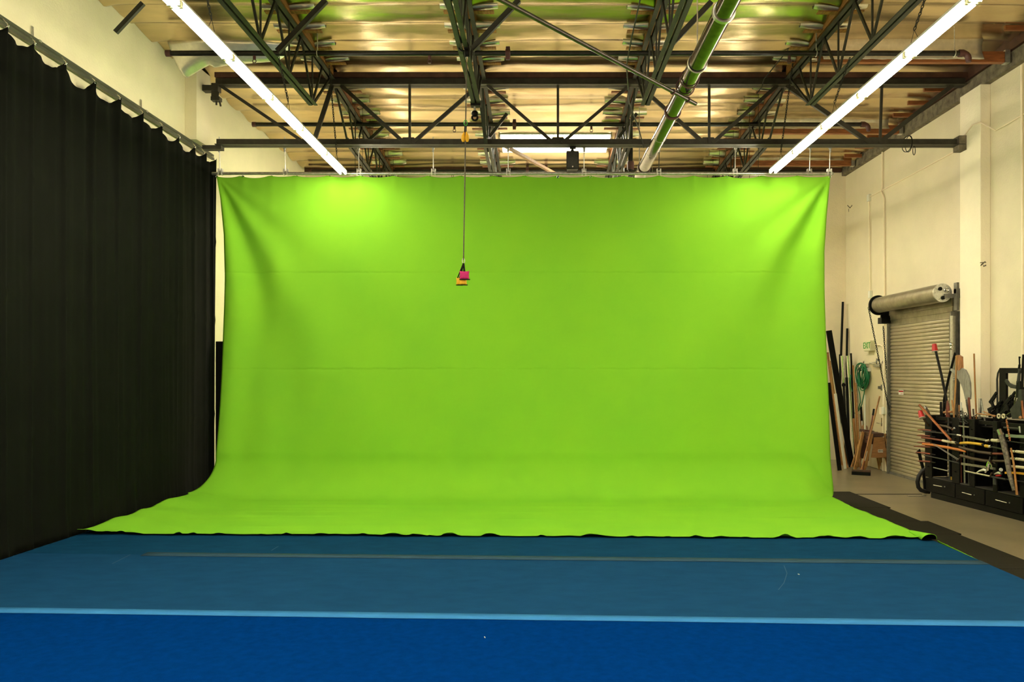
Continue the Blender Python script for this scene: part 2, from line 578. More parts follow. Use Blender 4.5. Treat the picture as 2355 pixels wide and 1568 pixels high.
JNAMES = ['leftmost', 'second from the left', 'third from the left', 'rightmost']
seam0 = 11.70
for far in (0, 1):
    for j, X in enumerate(JX):
        y0, y1 = (7.0, GY - 0.12) if not far else (GY + 0.12, YB - 0.08)
        b0, b1 = (7.2, 12.35) if not far else (14.5, YB - 0.5)
        lab = ('%s green-tinted open-web steel roof joist in front of the cross girder' if not far else
               '%s open-web steel roof joist between the cross girder and back wall') % JNAMES[j]
        zb = ZB if not far else ZB + 0.12
        r = thing('roof_joist', lab, 'joist', (X, (y0 + y1) / 2, ZT), 'open-web roof joists')
        dz = lambda y: HZ_(y) - HC
        part(r, 'top_chord', double_angle(MB(), (X, y0, ZT + dz(y0)), (X, y1, ZT + dz(y1)), 0.06, 0.03), M_STEEL, smooth=False)
        part(r, 'bottom_chord', double_angle(MB(), (X, b0, zb + dz(b0)), (X, b1, zb + dz(b1)), 0.055, 0.025), M_STEEL, smooth=False)
        part(r, 'nailer', MB().bar((X, y0, (ZT + 0.07 + HC - 0.025) / 2 + dz(y0)), (X, y1, (ZT + 0.07 + HC - 0.025) / 2 + dz(y1)), 0.09, HC - 0.095 - ZT), M_NAIL if not far else M_BROWN, smooth=False)
        n = int(round((b1 - b0) / 1.14))
        for k in range(n + 1):
            yc = b1 - 0.05 - k * 1.14
            if yc < b0:
                break
            for dy in (-0.57, 0, 0.57):
                yt = yc + dy
                if yt < y0 + 0.02 or yt > y1 - 0.02:
                    yt = min(max(yt, y0 + 0.03), y1 - 0.03)
                th = 0.028 if dy == 0 else 0.036
                part(r, 'web_post' if dy == 0 else 'web_diagonal', MB().bar((X, yc, zb + 0.02 + dz(yc)), (X, yt, ZT + 0.03 + dz(yt)), th * 0.7, th, (0, 1, 0)), M_STEEL, smooth=False)
        # end diagonal up to the bearing
        ye, yt = (b1, y1 - 0.03) if not far else (b0, y0 + 0.03)
        part(r, 'web_diagonal', MB().bar((X, ye, zb + 0.02 + dz(ye)), (X, yt, ZT + 0.02 + dz(yt)), 0.03, 0.03, (0, 1, 0)), M_STEEL, smooth=False)
        # foil-wrapped purlin ends hung on the nailer
        k = 0
        wood_me = foil_me = None
        for q in range(-2, 14):
            y = seam0 + 0.617 * q
            if not (y0 + 0.05 < y < y1 - 0.05):
                continue
            for sd in (-1, 1):
                if j == 1 and far and sd > 0 and SK[2] - 0.1 < y < SK[3] + 0.1:
                    continue
                if j == 2 and far and sd < 0 and SK[2] - 0.1 < y < SK[3] + 0.1:
                    continue
                L = 0.24 + 0.08 * random.random()
                xa, xb = X + sd * 0.047, X + sd * (0.047 + L)
                d1 = 0.075 + 0.02 * random.random()
                wb = MB().box((min(xa, xb), y - 0.065, HZ_(y) - 0.115 - d1 * 0.45), (max(xa, xb), y + 0.03, HZ_(y) - 0.10 - d1 * 0.45))
                pe = part(r, 'purlin_end', wb, M_NAIL if not far else M_BROWN, smooth=False)
                # folded foil cuff: a wedge that is deep at the joist and tapers away
                rows = []
                ph = random.random() * 9
                for a in range(9):
                    row = []
                    for c in range(7):
                        t = c / 6
                        x = lerp(xa, xb + sd * 0.05, t)
                        wv = (0.085 - 0.035 * t) * (1 + 0.25 * nz(ph, t * 2))
                        ang = PI * a / 8
                        yy = y - wv * math.cos(ang) - 0.01
                        zz = HZ_(y) - 0.035 - (0.025 + d1 * (1 - 0.5 * t)) * math.sin(ang) ** 0.7 * 0.8 + 0.012 * nz(x * 6 + ph, a * 0.8)
                        row.append(Vector((x, yy, zz)))
                    rows.append(row)
                fm = MB().grid(rows)
                part(pe, 'foil_cuff', fm, M_FOILB, angle=50)

# knee braces from the joists up to the roof
for (a, b, Z, lab) in (((640, 120), (752, 2), 10.4, 'dark steel knee brace from the leftmost front roof joist up to the foil'),
                       ((1088, 116), (1197, 2), 10.4, 'dark steel knee brace from the second front roof joist up to the foil'),
                       ((1548, 104), (1640, 6), 10.4, 'dark steel knee brace beside the large green-tinted pipe'),
                       ((852, 322), (884, 292), 15.0, 'small dark knee brace on the leftmost joist behind the girder'),
                       ((1128, 316), (1168, 262), 15.0, 'small dark knee brace on the second joist behind the girder'),
                       ((1425, 318), (1467, 262), 15.0, 'small dark knee brace on the third joist behind the girder')):
    pa, pb = P(*a, Z), P(*b, Z)
    pb.z = min(pb.z, HZ_(Z) - 0.06)
    solo('knee_brace', MB().angle(pa, pb, 0.06 if Z < 12 else 0.05, 0.008, (0, 1, 0)), M_STEEL, lab, 'brace', 'knee braces', smooth=False)

# steel strut sticking out of the left wall, near the ceiling
pa, pb = P(283, 58, 10.6), P(330, 8, 10.6)
solo('wall_strut', MB().angle(pa - (pb - pa) * 0.35, pb, 0.05, 0.01, (0, 1, 0)), M_STEEL,
     'short dark steel strut rising from the left wall to the foil', 'strut', smooth=False)

# ---------------------------------------------------------------- cross girder
def GX(x):
    return (x - CX) * GY / F
GT, GB = CH + 4.66, CH + 3.68
g = thing('cross_girder', 'long grey steel girder truss spanning the room above the green cloth', 'girder', (0.8, GY, GB))
mb = MB()
x0, x1 = GX(497), 6.915
for s in (-1, 1):
    mb.bar((x0, GY + s * 0.055, GT), (x1 + 0.02, GY + s * 0.055, GT), 0.085, 0.012, off=(0, 0.0))
    mb.bar((x0, GY + s * 0.02, GT + 0.055), (x1 + 0.02, GY + s * 0.02, GT + 0.055), 0.012, 0.12)
part(g, 'top_chord', mb, M_GIRDER, smooth=False)
part(g, 'nailer', MB().box((x0, GY - 0.07, GT + 0.12), (6.955, GY + 0.07, HC - 0.09)), M_DKWOOD, smooth=False)
mb = MB()
xb0, xb1 = GX(499), 6.90
for s in (-1, 1):
    mb.bar((xb0, GY + s * 0.06, GB), (xb1, GY + s * 0.06, GB), 0.09, 0.012, off=(0, 0))
    mb.bar((xb0, GY + s * 0.02, GB + 0.05), (xb1, GY + s * 0.02, GB + 0.05), 0.012, 0.11)
part(g, 'bottom_chord', mb, M_GIRDER, smooth=False)
tops = [GX(497), GX(775), GX(1111), GX(1458), GX(1797), 6.80]
bots = [GX(712), GX(940), GX(1283), GX(1628), GX(2010)]
mem = [(0, 0, .05), (1, 0, .07), (1, 1, .06), (2, 1, .06), (2, 2, .05), (3, 2, .05), (3, 3, .06), (4, 3, .06), (4, 4, .07), (5, 4, .07)]
for a, b, wd in mem:
    xt, xb = tops[a], bots[b]
    dx = 0.07 if xb > xt else -0.07
    part(g, 'web_diagonal', MB().bar((xt + dx, GY - 0.035, GT), (xb - dx, GY - 0.035, GB + 0.04), wd, 0.012, (0, 1, 0)).bar((xt + dx, GY + 0.03, GT), (xb - dx, GY + 0.03, GB + 0.04), 0.02, wd, (0, 1, 0)), M_GIRDER, smooth=False)
for x in (943, 1283, 1630, 2022):
    part(g, 'web_post', MB().bar((GX(x), GY - 0.03, GB + 0.03), (GX(x) + (0.03 if x == 2022 else 0), GY - 0.03, GT), 0.04, 0.03, (0, 1, 0)), M_GIRDER, smooth=False)
part(g, 'end_seat', MB().box((6.80, GY - 0.1, GB - 0.09), (6.918, GY + 0.1, GB + 0.14)), M_BAND, smooth=False)
part(g, 'end_seat', MB().box((XL(GY) + 0.195, GY - 0.07, GB - 0.07), (GX(512), GY + 0.07, GB - 0.008)), M_GIRDER, smooth=False)
part(g, 'end_seat', MB().box((XL(GY) + 0.195, GY - 0.07, GT - 0.10), (GX(505), GY + 0.07, GT - 0.01)), M_GIRDER, smooth=False)
part(g, 'gusset_plate', MB().box((tops[0] - 0.06, GY - 0.05, GT - 0.2), (tops[0] + 0.05, GY - 0.035, GT + 0.03)), M_GIRDER, smooth=False)
for x in bots:
    part(g, 'gusset_plate', MB().prism([(x - 0.16, GY - 0.032, GB + 0.02), (x + 0.16, GY - 0.032, GB + 0.02), (x + 0.09, GY - 0.032, GB + 0.13), (x - 0.09, GY - 0.032, GB + 0.13)], (0, 0.012, 0)), M_GIRDER, smooth=False)
# small beam clamp under the girder's left end, a wire loop under its right end
c = P(500, 228, 13.35)
solo('beam_clamp', MB().box((c.x - 0.09, 13.3, c.z - 0.03), (c.x + 0.05, 13.42, c.z + 0.03)).tube([(c.x - 0.02, 13.36, c.z - 0.03), (c.x - 0.02, 13.36, c.z - 0.09)], 0.015).tube([(c.x + 0.03, 13.36, c.z - 0.03), (c.x + 0.05, 13.36, c.z - 0.11)], 0.015).tube([(c.x, 13.36, c.z), (c.x, 13.40, c.z + 0.13)], 0.01), M_GIRDER,
     'small steel clamp below the left end of the girder top chord', 'clamp')
c = P(2102, 338, GY - 0.12)
loop = [c + Vector((0.02 * math.sin(a), 0, -0.06 + 0.07 * math.cos(a))) for a in [2 * PI * i / 20 for i in range(20)]]
solo('wire_loop', MB().tube(loop, 0.006, 6, closed=True).ring((c.x - 0.03, GY, GB + 0.03), (1, 0, 0), 0.13, 0.006, 20).ring((c.x - 0.06, GY, GB + 0.03), (1, 0.2, 0), 0.13, 0.006, 20), M_BLACK,
     'dark wire loop tied round the girder near the right wall', 'wire')

# ---------------------------------------------------------------- brown wooden beams by the right wall
for Z, zt, lab in ((12.27, CH + 4.71, 'red-brown wooden beam by the right wall in front of the girder'),
                   (15.87, CH + 4.69, 'red-brown wooden beam by the right wall behind the girder'),
                   (18.30, CH + 4.68, 'red-brown wooden beam by the right wall nearest the back wall')):
    b = thing('wooden_beam', lab, 'beam', (5.5, Z, zt - 0.14), 'wooden beams on the right', 'thing')
    part(b, 'timber', MB().box((JX[3] + 0.10, Z - 0.045, zt - 0.14), (6.88, Z + 0.045, zt + 0.02)), M_BROWN, bevel=0.004)
    part(b, 'hanger', MB().box((6.88, Z - 0.055, zt - 0.15), (6.955, Z + 0.055, zt + 0.04)), M_GALV, smooth=False)
# purlin ends along the right ledger
b = None
for q in range(-1, 12):
    y = seam0 + 0.617 * q
    if min(abs(y - z) for z in (12.27, 15.87, 18.30, GY)) < 0.16:
        continue
    solo('purlin_stub', MB().box((6.58, y - 0.025, HZ_(y) - 0.13), (6.955, y + 0.025, HZ_(y) - 0.06)), M_BROWN,
         'short brown purlin end between the foil and the right wall ledger', 'purlin', 'purlin ends along the right wall', smooth=False)

# ---------------------------------------------------------------- sprinkler pipes
def sprinkler(label, Y, z, xa, xb, joints, heads, hangers, r=0.038, elbow=True):
    s = thing('sprinkler_pipe', label, 'pipe', ((xa + xb) / 2, Y, z), 'cross sprinkler pipes')
    part(s, 'pipe_run', MB().tube([(xa, Y, z), (xb, Y, z)], r, 16), M_PIPE)
    if elbow:
        pts = [(xb, Y, z), (xb + 0.06, Y, z)] + [(xb + 0.06 + 0.08 * math.sin(a), Y, z - 0.08 + 0.08 * math.cos(a)) for a in (0.3, 0.7, 1.1, 1.57)] + [(xb + 0.14, Y, z - 0.13)]
        part(s, 'elbow', MB().tube(pts, [r * 1.4] * 2 + [r * 1.15] * 4 + [r * 0.9], 14), M_COUP)
    part(s, 'end_cap', MB().tube([(xa - 0.02, Y, z), (xa + 0.05, Y, z)], r * 1.25, 14), M_COUP)
    for x in joints:
        part(s, 'coupling', MB().tube([(x - 0.035, Y, z), (x + 0.035, Y, z)], r * 1.5, 16).box((x - 0.03, Y - 0.02, z - 0.095), (x + 0.03, Y + 0.02, z + 0.095)), M_COUP, bevel=0.006)
    for x in heads:
        part(s, 'sprinkler_head', MB().tube([(x, Y, z - r), (x, Y, z - r - 0.05)], 0.022, 10).ring((x, Y, z - r - 0.075), (0, 1, 0), 0.025, 0.006, 14).tube([(x, Y, z - r - 0.10), (x, Y, z - r - 0.105)], 0.025, 10), M_COUP)
    for x in hangers:
        part(s, 'hanger', MB().ring((x, Y, z), (1, 0, 0), r + 0.008, 0.007, 18).tube([(x, Y, z + r), (x, Y, HZ_(Y) - 0.03)], 0.007, 6), M_GALV)
    return s
YA, ZA = 11.90, CH + 4.575
sprinkler('black sprinkler pipe crossing under the foil in front of the girder', YA, ZA, P(385, 0, YA).x, P(2205, 0, YA).x,
          [P(1168, 0, YA).x], [P(988, 0, YA).x, P(585, 0, YA).x, P(1815, 0, YA).x], [P(2195, 0, YA).x, P(730, 0, YA).x, P(1877, 0, YA).x])
YP2 = 15.4
s = sprinkler('black sprinkler pipe crossing just behind the girder', YP2, ZA + 0.02, P(583, 0, YP2).x, P(1980, 0, YP2).x,
          [P(1183, 0, YP2).x, P(1450, 0, YP2).x], [P(1045, 0, YP2).x, P(1360, 0, YP2).x], [P(1940, 0, YP2).x])
x = P(1450, 0, YP2).x
part(s, 'riser', MB().tube([(x, YP2, ZA), (x, YP2, CH + 3.62)], 0.045, 14), M_PIPE)
part(s, 'coupling', MB().tube([(x, YP2, CH + 3.75), (x, YP2, CH + 3.9)], 0.065, 14), M_COUP)
sprinkler('black sprinkler pipe against the back wall', 18.85, CH + 4.56, P(712, 0, 18.85).x, P(1900, 0, 18.85).x,
          [P(1213, 0, 18.85).x, P(1256, 0, 18.85).x], [P(1041, 0, 18.85).x], [P(1500, 0, 18.85).x], elbow=False)

# main pipe
MX, MZ = 1.79, CH + 3.50
m_ = thing('main_pipe', 'wide glossy round pipe running overhead towards the back wall', 'pipe', (MX, 12, MZ))
part(m_, 'pipe_run', MB().tube([(MX, 3.0, MZ), (MX, 19.1, MZ)], 0.098, 32, caps=True), M_MAIN)
for y in (8.05, 11.15, 14.2):
    part(m_, 'coupling', MB().tube([(MX, y - 0.03, MZ), (MX, y + 0.03, MZ)], 0.114, 32), M_GALV if y < 9 else M_COUP, bevel=0.006)
for y in (10.3, 12.3, 13.15):
    part(m_, 'weld_ring', MB().tube([(MX, y - 0.008, MZ), (MX, y + 0.008, MZ)], 0.1005, 32), M_GALV)
for y in (9.4, 14.9, 17.6):
    part(m_, 'hanger', MB().ring((MX, y, MZ), (0, 1, 0), 0.106, 0.012, 24).tube([(MX, y, MZ + 0.1), (MX, y, HZ_(y) - 0.08)], 0.008, 6), M_GALV)

# steel pole strapped under the main pipe
pz = CH + 3.345
pe, ps = P(1600, 238, 10.35), P(1155, 0, 7.46)
d = (pe - ps).normalized()
ps = ps - d * 0.9
pe.z = ps.z = pz
b = thing('steel_pole', 'thin shiny steel pole strapped crosswise under the wide glossy pipe', 'pole', ((pe + ps) / 2))
part(b, 'pole', MB().tube([ps, pe], 0.024, 14), mat('dull_pole', (0.10, 0.09, 0.08), 0.25, metal=0.8))
for q in (0.03, -0.20):
    xx = MX + q * 0.7
    t_ = (MX + q - ps.x) / (pe.x - ps.x)
    c = ps.lerp(pe, t_)
    part(b, 'strap', MB().ring(c, d, 0.03, 0.007, 14).ring((MX, c.y, MZ), (0, 1, 0), 0.112, 0.009, 24), M_COUP)
part(b, 'hanger', MB().tube([ps + Vector((0, 0, 0.02)), (ps.x, ps.y, HC - 0.06)], 0.008, 6), M_GALV)

# joist brace under the roof light, coloured pale for the daylight on it
pa, pb = P(1148, 342, 14.62), P(1275, 408, 16.9)
pa.z = pb.z = ZB + 0.07
solo('daylit_brace', MB().bar(pa, pb, 0.06, 0.05), M_PINE, 'pale pole slanting below the roof light beside the speaker', 'pole', smooth=False)

# loose cables up in the roof
for pts, lab in (([(1472, 0, 9.6), (1452, 90, 10.2), (1441, 150, 11.2), (1447, 235, 12.2), (1470, 300, 13.3), (1481, 340, 13.4)], 'thin dark cable drooping along the third roof joist'),
                 ([(1908, -10, 11.3), (1853, 65, 12.2), (1757, 182, 13.2), (1752, 200, 13.25), (1740, 216, 13.3)], 'thin conduit crossing the foil left of the rightmost joist'),
                 ([(1018, -5, 9.0), (1042, 50, 9.9), (1060, 90, 10.6)], 'thin dark wire beside the second roof joist')):
    solo('ceiling_cable', MB().tube([P(*p) for p in pts], 0.009, 6), M_GREY, lab, 'cable', None)

# ---------------------------------------------------------------- fluorescent strips
def make_fixture(name):
    """a 1.22 m strip along +Y from 0; origin at its middle, on the lamp line"""
    r = thing(name, 'x', 'light', (0, 0, 0), None)
    h = MB()
    h.prism([(-0.062, 0, 0.012), (-0.034, 0, 0.060), (0.034, 0, 0.060), (0.062, 0, 0.012), (0.05, 0, 0.006), (-0.05, 0, 0.006)], (0, 1.225, 0))
    part(r, 'housing', h, M_WHITE, smooth=False)
    for s in (-1, 1):
        part(r, 'tube', MB().tube([(s * 0.042, 0.035, -0.024), (s * 0.042, 1.19, -0.024)], 0.019, 10), M_TUBE)
        for y in (0.0, 1.195):
            part(r, 'lamp_holder', MB().box((s * 0.042 - 0.014, y, -0.046), (s * 0.042 + 0.014, y + 0.03, 0.008)), M_IVORY, smooth=False)
    return r
LH = CH + 3.235
LXL, LXR = -3.20, 3.76
ORD = ['nearest the green cloth', 'second from the green cloth', 'third from the green cloth', 'fourth from the green cloth', 'fifth from the green cloth', 'sixth from the green cloth']
proto = make_fixture('fluorescent_light')
first = True
for row, X, yend in (('left', LXL, 13.45), ('right', LXR, 13.38)):
    for k in list(range(12)) + [-1, -2, -3, -4]:
        y = yend - 1.24 * (k + 1)
        if k < 0:  # added lamps, unseen behind the cloth, to light the back of the room
            y = yend + 0.55 - 1.24 * (k + 1)
            lab, grp = 'lit fluorescent strip hanging hidden behind the green cloth', 'added fluorescent strips behind the cloth'
        elif k < 6:
            lab, grp = 'lit white fluorescent strip in the %s row, %s' % (row, ORD[k]), 'fluorescent strips of the %s row' % row
        else:
            lab, grp = 'lit fluorescent strip hanging overhead nearer than the picture shows', 'fluorescent strips out of view'
        if first:
            o = proto
            o.location = (X, y, LH)
            o['label'], o['group'] = lab, grp
            first = False
        else:
            o = dup(proto, (X, y, LH), lab, grp)
        if k < 0:
            part(o, 'hanger', MB().tube([(X, y + 0.3, LH + 0.06), (X, y + 0.3, HZ_(y) - 0.06)], 0.004, 6).tube([(X, y + 0.9, LH + 0.06), (X, y + 0.9, HZ_(y) - 0.06)], 0.004, 6), M_GREY)
# hanging chains
def chain_mb(a, b, link=0.045, r=0.005):
    a, b = Vector(a), Vector(b)
    L = (b - a).length
    n = max(2, int(L / (link * 0.8)))
    d = (b - a).normalized()
    u = d.orthogonal().normalized()
    w = d.cross(u)
    mb = MB()
    for i in range(n):
        c = a + d * (L * (i + 0.5) / n)
        e = u if i % 2 else w
        pts = [c + d * (link * 0.55 * math.cos(t)) + e * (link * 0.26 * math.sin(t)) for t in [2 * PI * q / 10 for q in range(10)]]
        mb.tube(pts, r, 5, closed=True)
    return mb
for X, jx, ys, row in ((LXL, JX[0], (13.0, 10.5, 8.05), 'left'), (LXR, JX[3], (12.9, 10.55, 8.3), 'right')):
    for k, y in enumerate(ys):
        lab = 'thin chain holding the %s light row, %s' % (row, ['closest to the green cloth', 'middle one', 'closest to the top of the picture'][k])
        xt = jx + (0.05 if X > jx else -0.05)
        ztop = ZB + 0.03
        mb = chain_mb((X, y, LH + 0.19), (lerp(X, xt, 0.9), y, ztop if k else HC - 0.05))
        mb.tube([(X, y - 0.09, LH + 0.07), (X, y, LH + 0.19), (X, y + 0.09, LH + 0.07)], 0.003, 5)
        solo('hanging_chain', mb, M_GREY, lab, 'chain', 'chains of the light rows')
# ---------------------------------------------------------------- blue mats
MT = 0.060
def mat_edge_l(Y):
    return XL(Y) + 0.235
XM = 4.62
def seam(Yc):                               # seams run slightly askew across the room
    return lambda X: Yc - 0.045 * X
def gym_mat(Ya, Yb, m, label, XM=XM):
    fa, fb = seam(Ya), seam(Yb)
    def corners(z):
        out = []
        for f, s in ((fa, 0), (fa, 1), (fb, 1), (fb, 0)):
            X = XM if s else mat_edge_l(Ya if f is fa else Yb)
            out.append(Vector((X, f(X) + (0.003 if f is fa else -0.003), z)))
        return out
    r = thing('gym_mat', label, 'mat', (0, (Ya + Yb) / 2, 0), 'blue gym mats laid side by side')
    part(r, 'foam_base', MB().prism(corners(0.0), (0, 0, MT - 0.012)), M_EDGE, smooth=False)
    part(r, 'carpet', MB().prism(corners(MT - 0.012), (0, 0, 0.012)), m, smooth=False)
    return r
gym_mat(4.45, 6.66, M_MATN, 'bright blue carpeted gym mat nearest the camera')
gym_mat(6.66, 8.78, M_MATF, 'faded teal-blue scuffed gym mat between the two tape strips')
gym_mat(8.78, 10.95, M_MATB, 'deep blue gym mat under the front edge of the green cloth')
gym_mat(10.95, 13.1, M_MATB, 'blue gym mat hidden beneath the green cloth', 4.50)
# tape over the seams
for Yc, wd, m, lab, xa, xb in ((6.665, 0.145, M_TAPEN, 'bright light blue tape strip across the mats, nearest the camera', -5.85, XM),
                               (8.78, 0.17, M_TAPEF, 'dull slate tape strip across the mats, nearer the green cloth', -4.3, XM)):
    f = seam(Yc)
    rows = []
    for s in (-0.5, 0.5):
        rows.append([Vector((lerp(xa, xb, k / 40), f(lerp(xa, xb, k / 40)) + s * wd + 0.006 * nz(k * 0.35, s), MT + 0.0035)) for k in range(41)])
    xl = max(xa, mat_edge_l(Yc) + 0.02)
    for r_ in rows:
        for p in r_:
            if p.x < xl:
                p.x = xl
    solo('tape_strip', MB().grid(rows), m, lab, 'tape', solid=0.004)
# chalky scuffs and lint on the mats
w = MB()
for pts in ([(1803, 1300), (1810, 1318), (1803, 1340), (1790, 1356)], [(640, 1256), (630, 1262), (624, 1266)], [(300, 1275), (270, 1290), (258, 1296)]):
    q = []
    for x, y in pts:
        Z = (CH - MT - 0.001) * F / (y - CY)
        q.append(P(x, y, Z))
    for a, b in zip(q, q[1:]):
        w.bar(a, b, 0.006, 0.0015)
solo('chalk_scuff', w, mat('chalk_mark', (0.022, 0.085, 0.17), 0.9), 'faint pale curved scuff marks on the faded blue mat', 'scuff', smooth=False)
for n_, (x, y, lab) in enumerate(((1114, 1466, 'tiny white speck of lint on the bright blue mat'), (1836, 1321, 'tiny white speck of lint on the faded mat, right of centre'))):
    Z = (CH - MT) * F / (y - CY)
    c = P(x, y, Z)
    solo('lint', MB().tube([c + Vector((0, 0.01, 0.003)), c + Vector((0.006, -0.012, 0.004))], 0.004, 6), M_WHITE, lab, 'lint')

# ---------------------------------------------------------------- black rubber mats on the concrete
for ya, yb, xr, lab in ((12.32, 13.95, 5.23, 'black perforated rubber mat farthest back beside the green cloth'),
                        (11.22, 12.315, 5.17, 'black perforated rubber mat, second from the back along the green cloth'),
                        (10.33, 11.215, 5.27, 'black perforated rubber mat, third from the back, beside the green cloth front corner'),
                        (8.50, 10.325, 5.22, 'long black perforated rubber mat beside the deep blue mat'),
                        (6.60, 8.495, 5.24, 'black perforated rubber mat nearest the camera at the picture edge')):
    solo('rubber_mat', MB().box((XM + 0.012, ya, 0.0), (xr, yb, 0.016)), M_RMAT, lab, 'mat', 'black rubber mats in a row', bevel=0.004)

# ---------------------------------------------------------------- green cloth
XLT = [(0.0, -5.22), (0.35, -5.20), (0.8, -5.18), (1.3, -5.17), (2.0, -5.17), (2.7, -5.18), (3.6, -5.18), (4.3, -5.21), (4.9, -5.28), (5.32, -5.36)]
XRT = [(0.0, 4.66), (0.6, 4.64), (1.5, 4.665), (2.7, 4.66), (3.4, 4.66), (4.0, 4.67), (4.6, 4.725), (5.32, 4.81)]
CLIPX = [494, 559, 625, 683, 758, 833, 909, 989, 1061, 1136, 1208, 1283, 1359, 1435, 1516, 1595, 1672, 1751, 1833, 1908]
YT = 13.68
CLIPS = [P(x, 0, YT).x for x in CLIPX]
CLIPS[0] = -5.35
CLIPS[-1] = 4.80
ZTOP = 5.284
def ytop(z):
    return YT - 0.60 * (1 - clamp(z / 5.32)) ** 2
def fan(a, b, kk, amp, ph, wid, rng):
    r = math.hypot(a, b) + 1e-6
    phi = math.atan2(a, b)
    return amp * math.sin(phi * kk + ph) * math.exp(-(phi / wid) ** 2) * (r / 0.8) * math.exp(-r / rng)
def cloth_pt(kind, v, s):
    """kind A: hanging (v = 0 top .. 1), B: cove (v 0..1), C: lying (v 0..1)"""
    R = lerp(0.66, 0.10, sstep(0.955, 1.0, s))
    zf = MT + 0.012
    lift = 0.13 * sstep(0.09, 0.0, s)                     # bunched over the black drape on the left
    zc = zf + R
    yc = ytop(zc)
    if kind == 'A':
        xq = lerp(-5.3, 4.8, s)
        # scalloped top edge between the clips
        top = ZTOP
        for a, b in zip(CLIPS, CLIPS[1:]):
            if a <= xq <= b:
                t = (xq - a) / (b - a)
                top = ZTOP - 0.05 * math.sin(PI * t) ** 0.7 * (0.65 + 0.5 * nz(a * 3.7))
        z = lerp(top, zc, v)
        y = ytop(z)
        x = lerp(interp(XLT, z), interp(XRT, z), s)
    elif kind == 'B':
        th = v * PI / 2
        z = zf + R - R * math.sin(th)
        y = yc - R + R * math.cos(th)
        xl = lerp(interp(XLT, zc), -5.36, sstep(0.1, 1, v))
        xr = lerp(interp(XRT, zc), 4.60, v * v)
        x = lerp(xl, xr, s)
        z += lift * v
    else:
        z = zf
        y0 = yc - R
        yf = lerp(10.02, 9.74, s) + 0.05 * nz(s * 14, 3.1) + 0.03 * nz(s * 47, 8.2)
        y = lerp(y0, yf, v)
        xl = lerp(-5.36, -5.60, v) + 0.03 * nz(v * 7, 1.7)
        xr = interp([(0, 4.60), (0.3, 4.545), (0.6, 4.575), (0.8, 4.60), (1.0, 4.60)], v) + 0.012 * nz(v * 9, 4.4)
        x = lerp(xl, xr, s)
        z += lift * (1 - 0.75 * v) * (0.8 + 0.6 * nz(v * 6.5, 2.2))
        # long shallow ripples lying across the room
        z += 0.016 * max(0.0, nz(x * 0.22 + 3, y * 3.2, 0.5)) + 0.006 * max(0, nz(x * 0.6, y * 9.0, 4.5))
        # rolled and curled front hem
        e = 1 - v
        z += (0.003 + 0.016 * max(0, nz(s * 19, 0.7)) + 0.06 * max(0.0, nz(s * 41, 5.5) - 0.15) + 0.05 * max(0.0, nz(s * 90, 2.5) - 0.25)) * math.exp(-(e / 0.024) ** 2)
        z += 0.05 * math.exp(-(((1 - s) / 0.010) ** 2)) * math.exp(-(e / 0.03) ** 2)
        return Vector((x, y, z))
    # displacement of the hanging part (towards the camera is negative y)
    a_l = x - interp(XLT, z)
    a_r = interp(XRT, z) - x
    bt = max(0.0, ZTOP - z)
    d = fan(a_l, bt, 13.0, 0.085, 1.0, 0.62, 1.5) + fan(a_r, bt, 12.0, 0.12, 0.8, 0.80, 1.6)
    low = sstep(0.5, 1.8, bt)
    d += low * 0.030 * math.sin(a_l * 9.5 + 1.2 * nz(z * 0.5, 3)) * math.exp(-a_l / 0.75)
    d += low * 0.024 * math.sin(a_r * 8.0 + 1.5 * nz(z * 0.6, 9)) * math.exp(-a_r / 1.0)
    d += 0.012 * nz(x * 1.1, z * 0.35, 7.7) + 0.004 * nz(x * 3.7, z * 0.6, 1.7)
    for q, c in enumerate(CLIPS):                         # little puckers under each clip
        dx = x - c
        if abs(dx) < 0.25:
            d += 0.012 * math.cos(dx * 22) * math.exp(-(dx / 0.11) ** 2) * math.exp(-bt / 0.25)
    if kind == 'B':
        d *= (1 - v)
    for zs in (3.68, 2.09, 0.62):                         # sewn seams between the widths of cloth
        d -= 0.006 * (math.exp(-(zs - z) / 0.035) if z < zs else 0)
    return Vector((x, y - d, z))
rows = []
NS = 300
sv = [k / NS for k in range(NS + 1)]
NA = 300
for k in range(NA + 1):
    rows.append([cloth_pt('A', k / NA, s) for s in sv])
for k in range(1, 17):
    rows.append([cloth_pt('B', k / 16, s) for s in sv])
for k in range(1, 91):
    t = k / 90
    t = t if t < 0.6 else 0.6 + 0.4 * (1 - (1 - (t - 0.6) / 0.4) ** 1.6)
    rows.append([cloth_pt('C', t, s) for s in sv])
gc = thing('green_cloth', 'huge bright green cloth hanging from a pipe and sweeping onto the blue mats', 'cloth', (0, 12.5, 0))
part(gc, 'sheet', MB().grid(rows), M_GREEN, angle=80, solid=0.004)
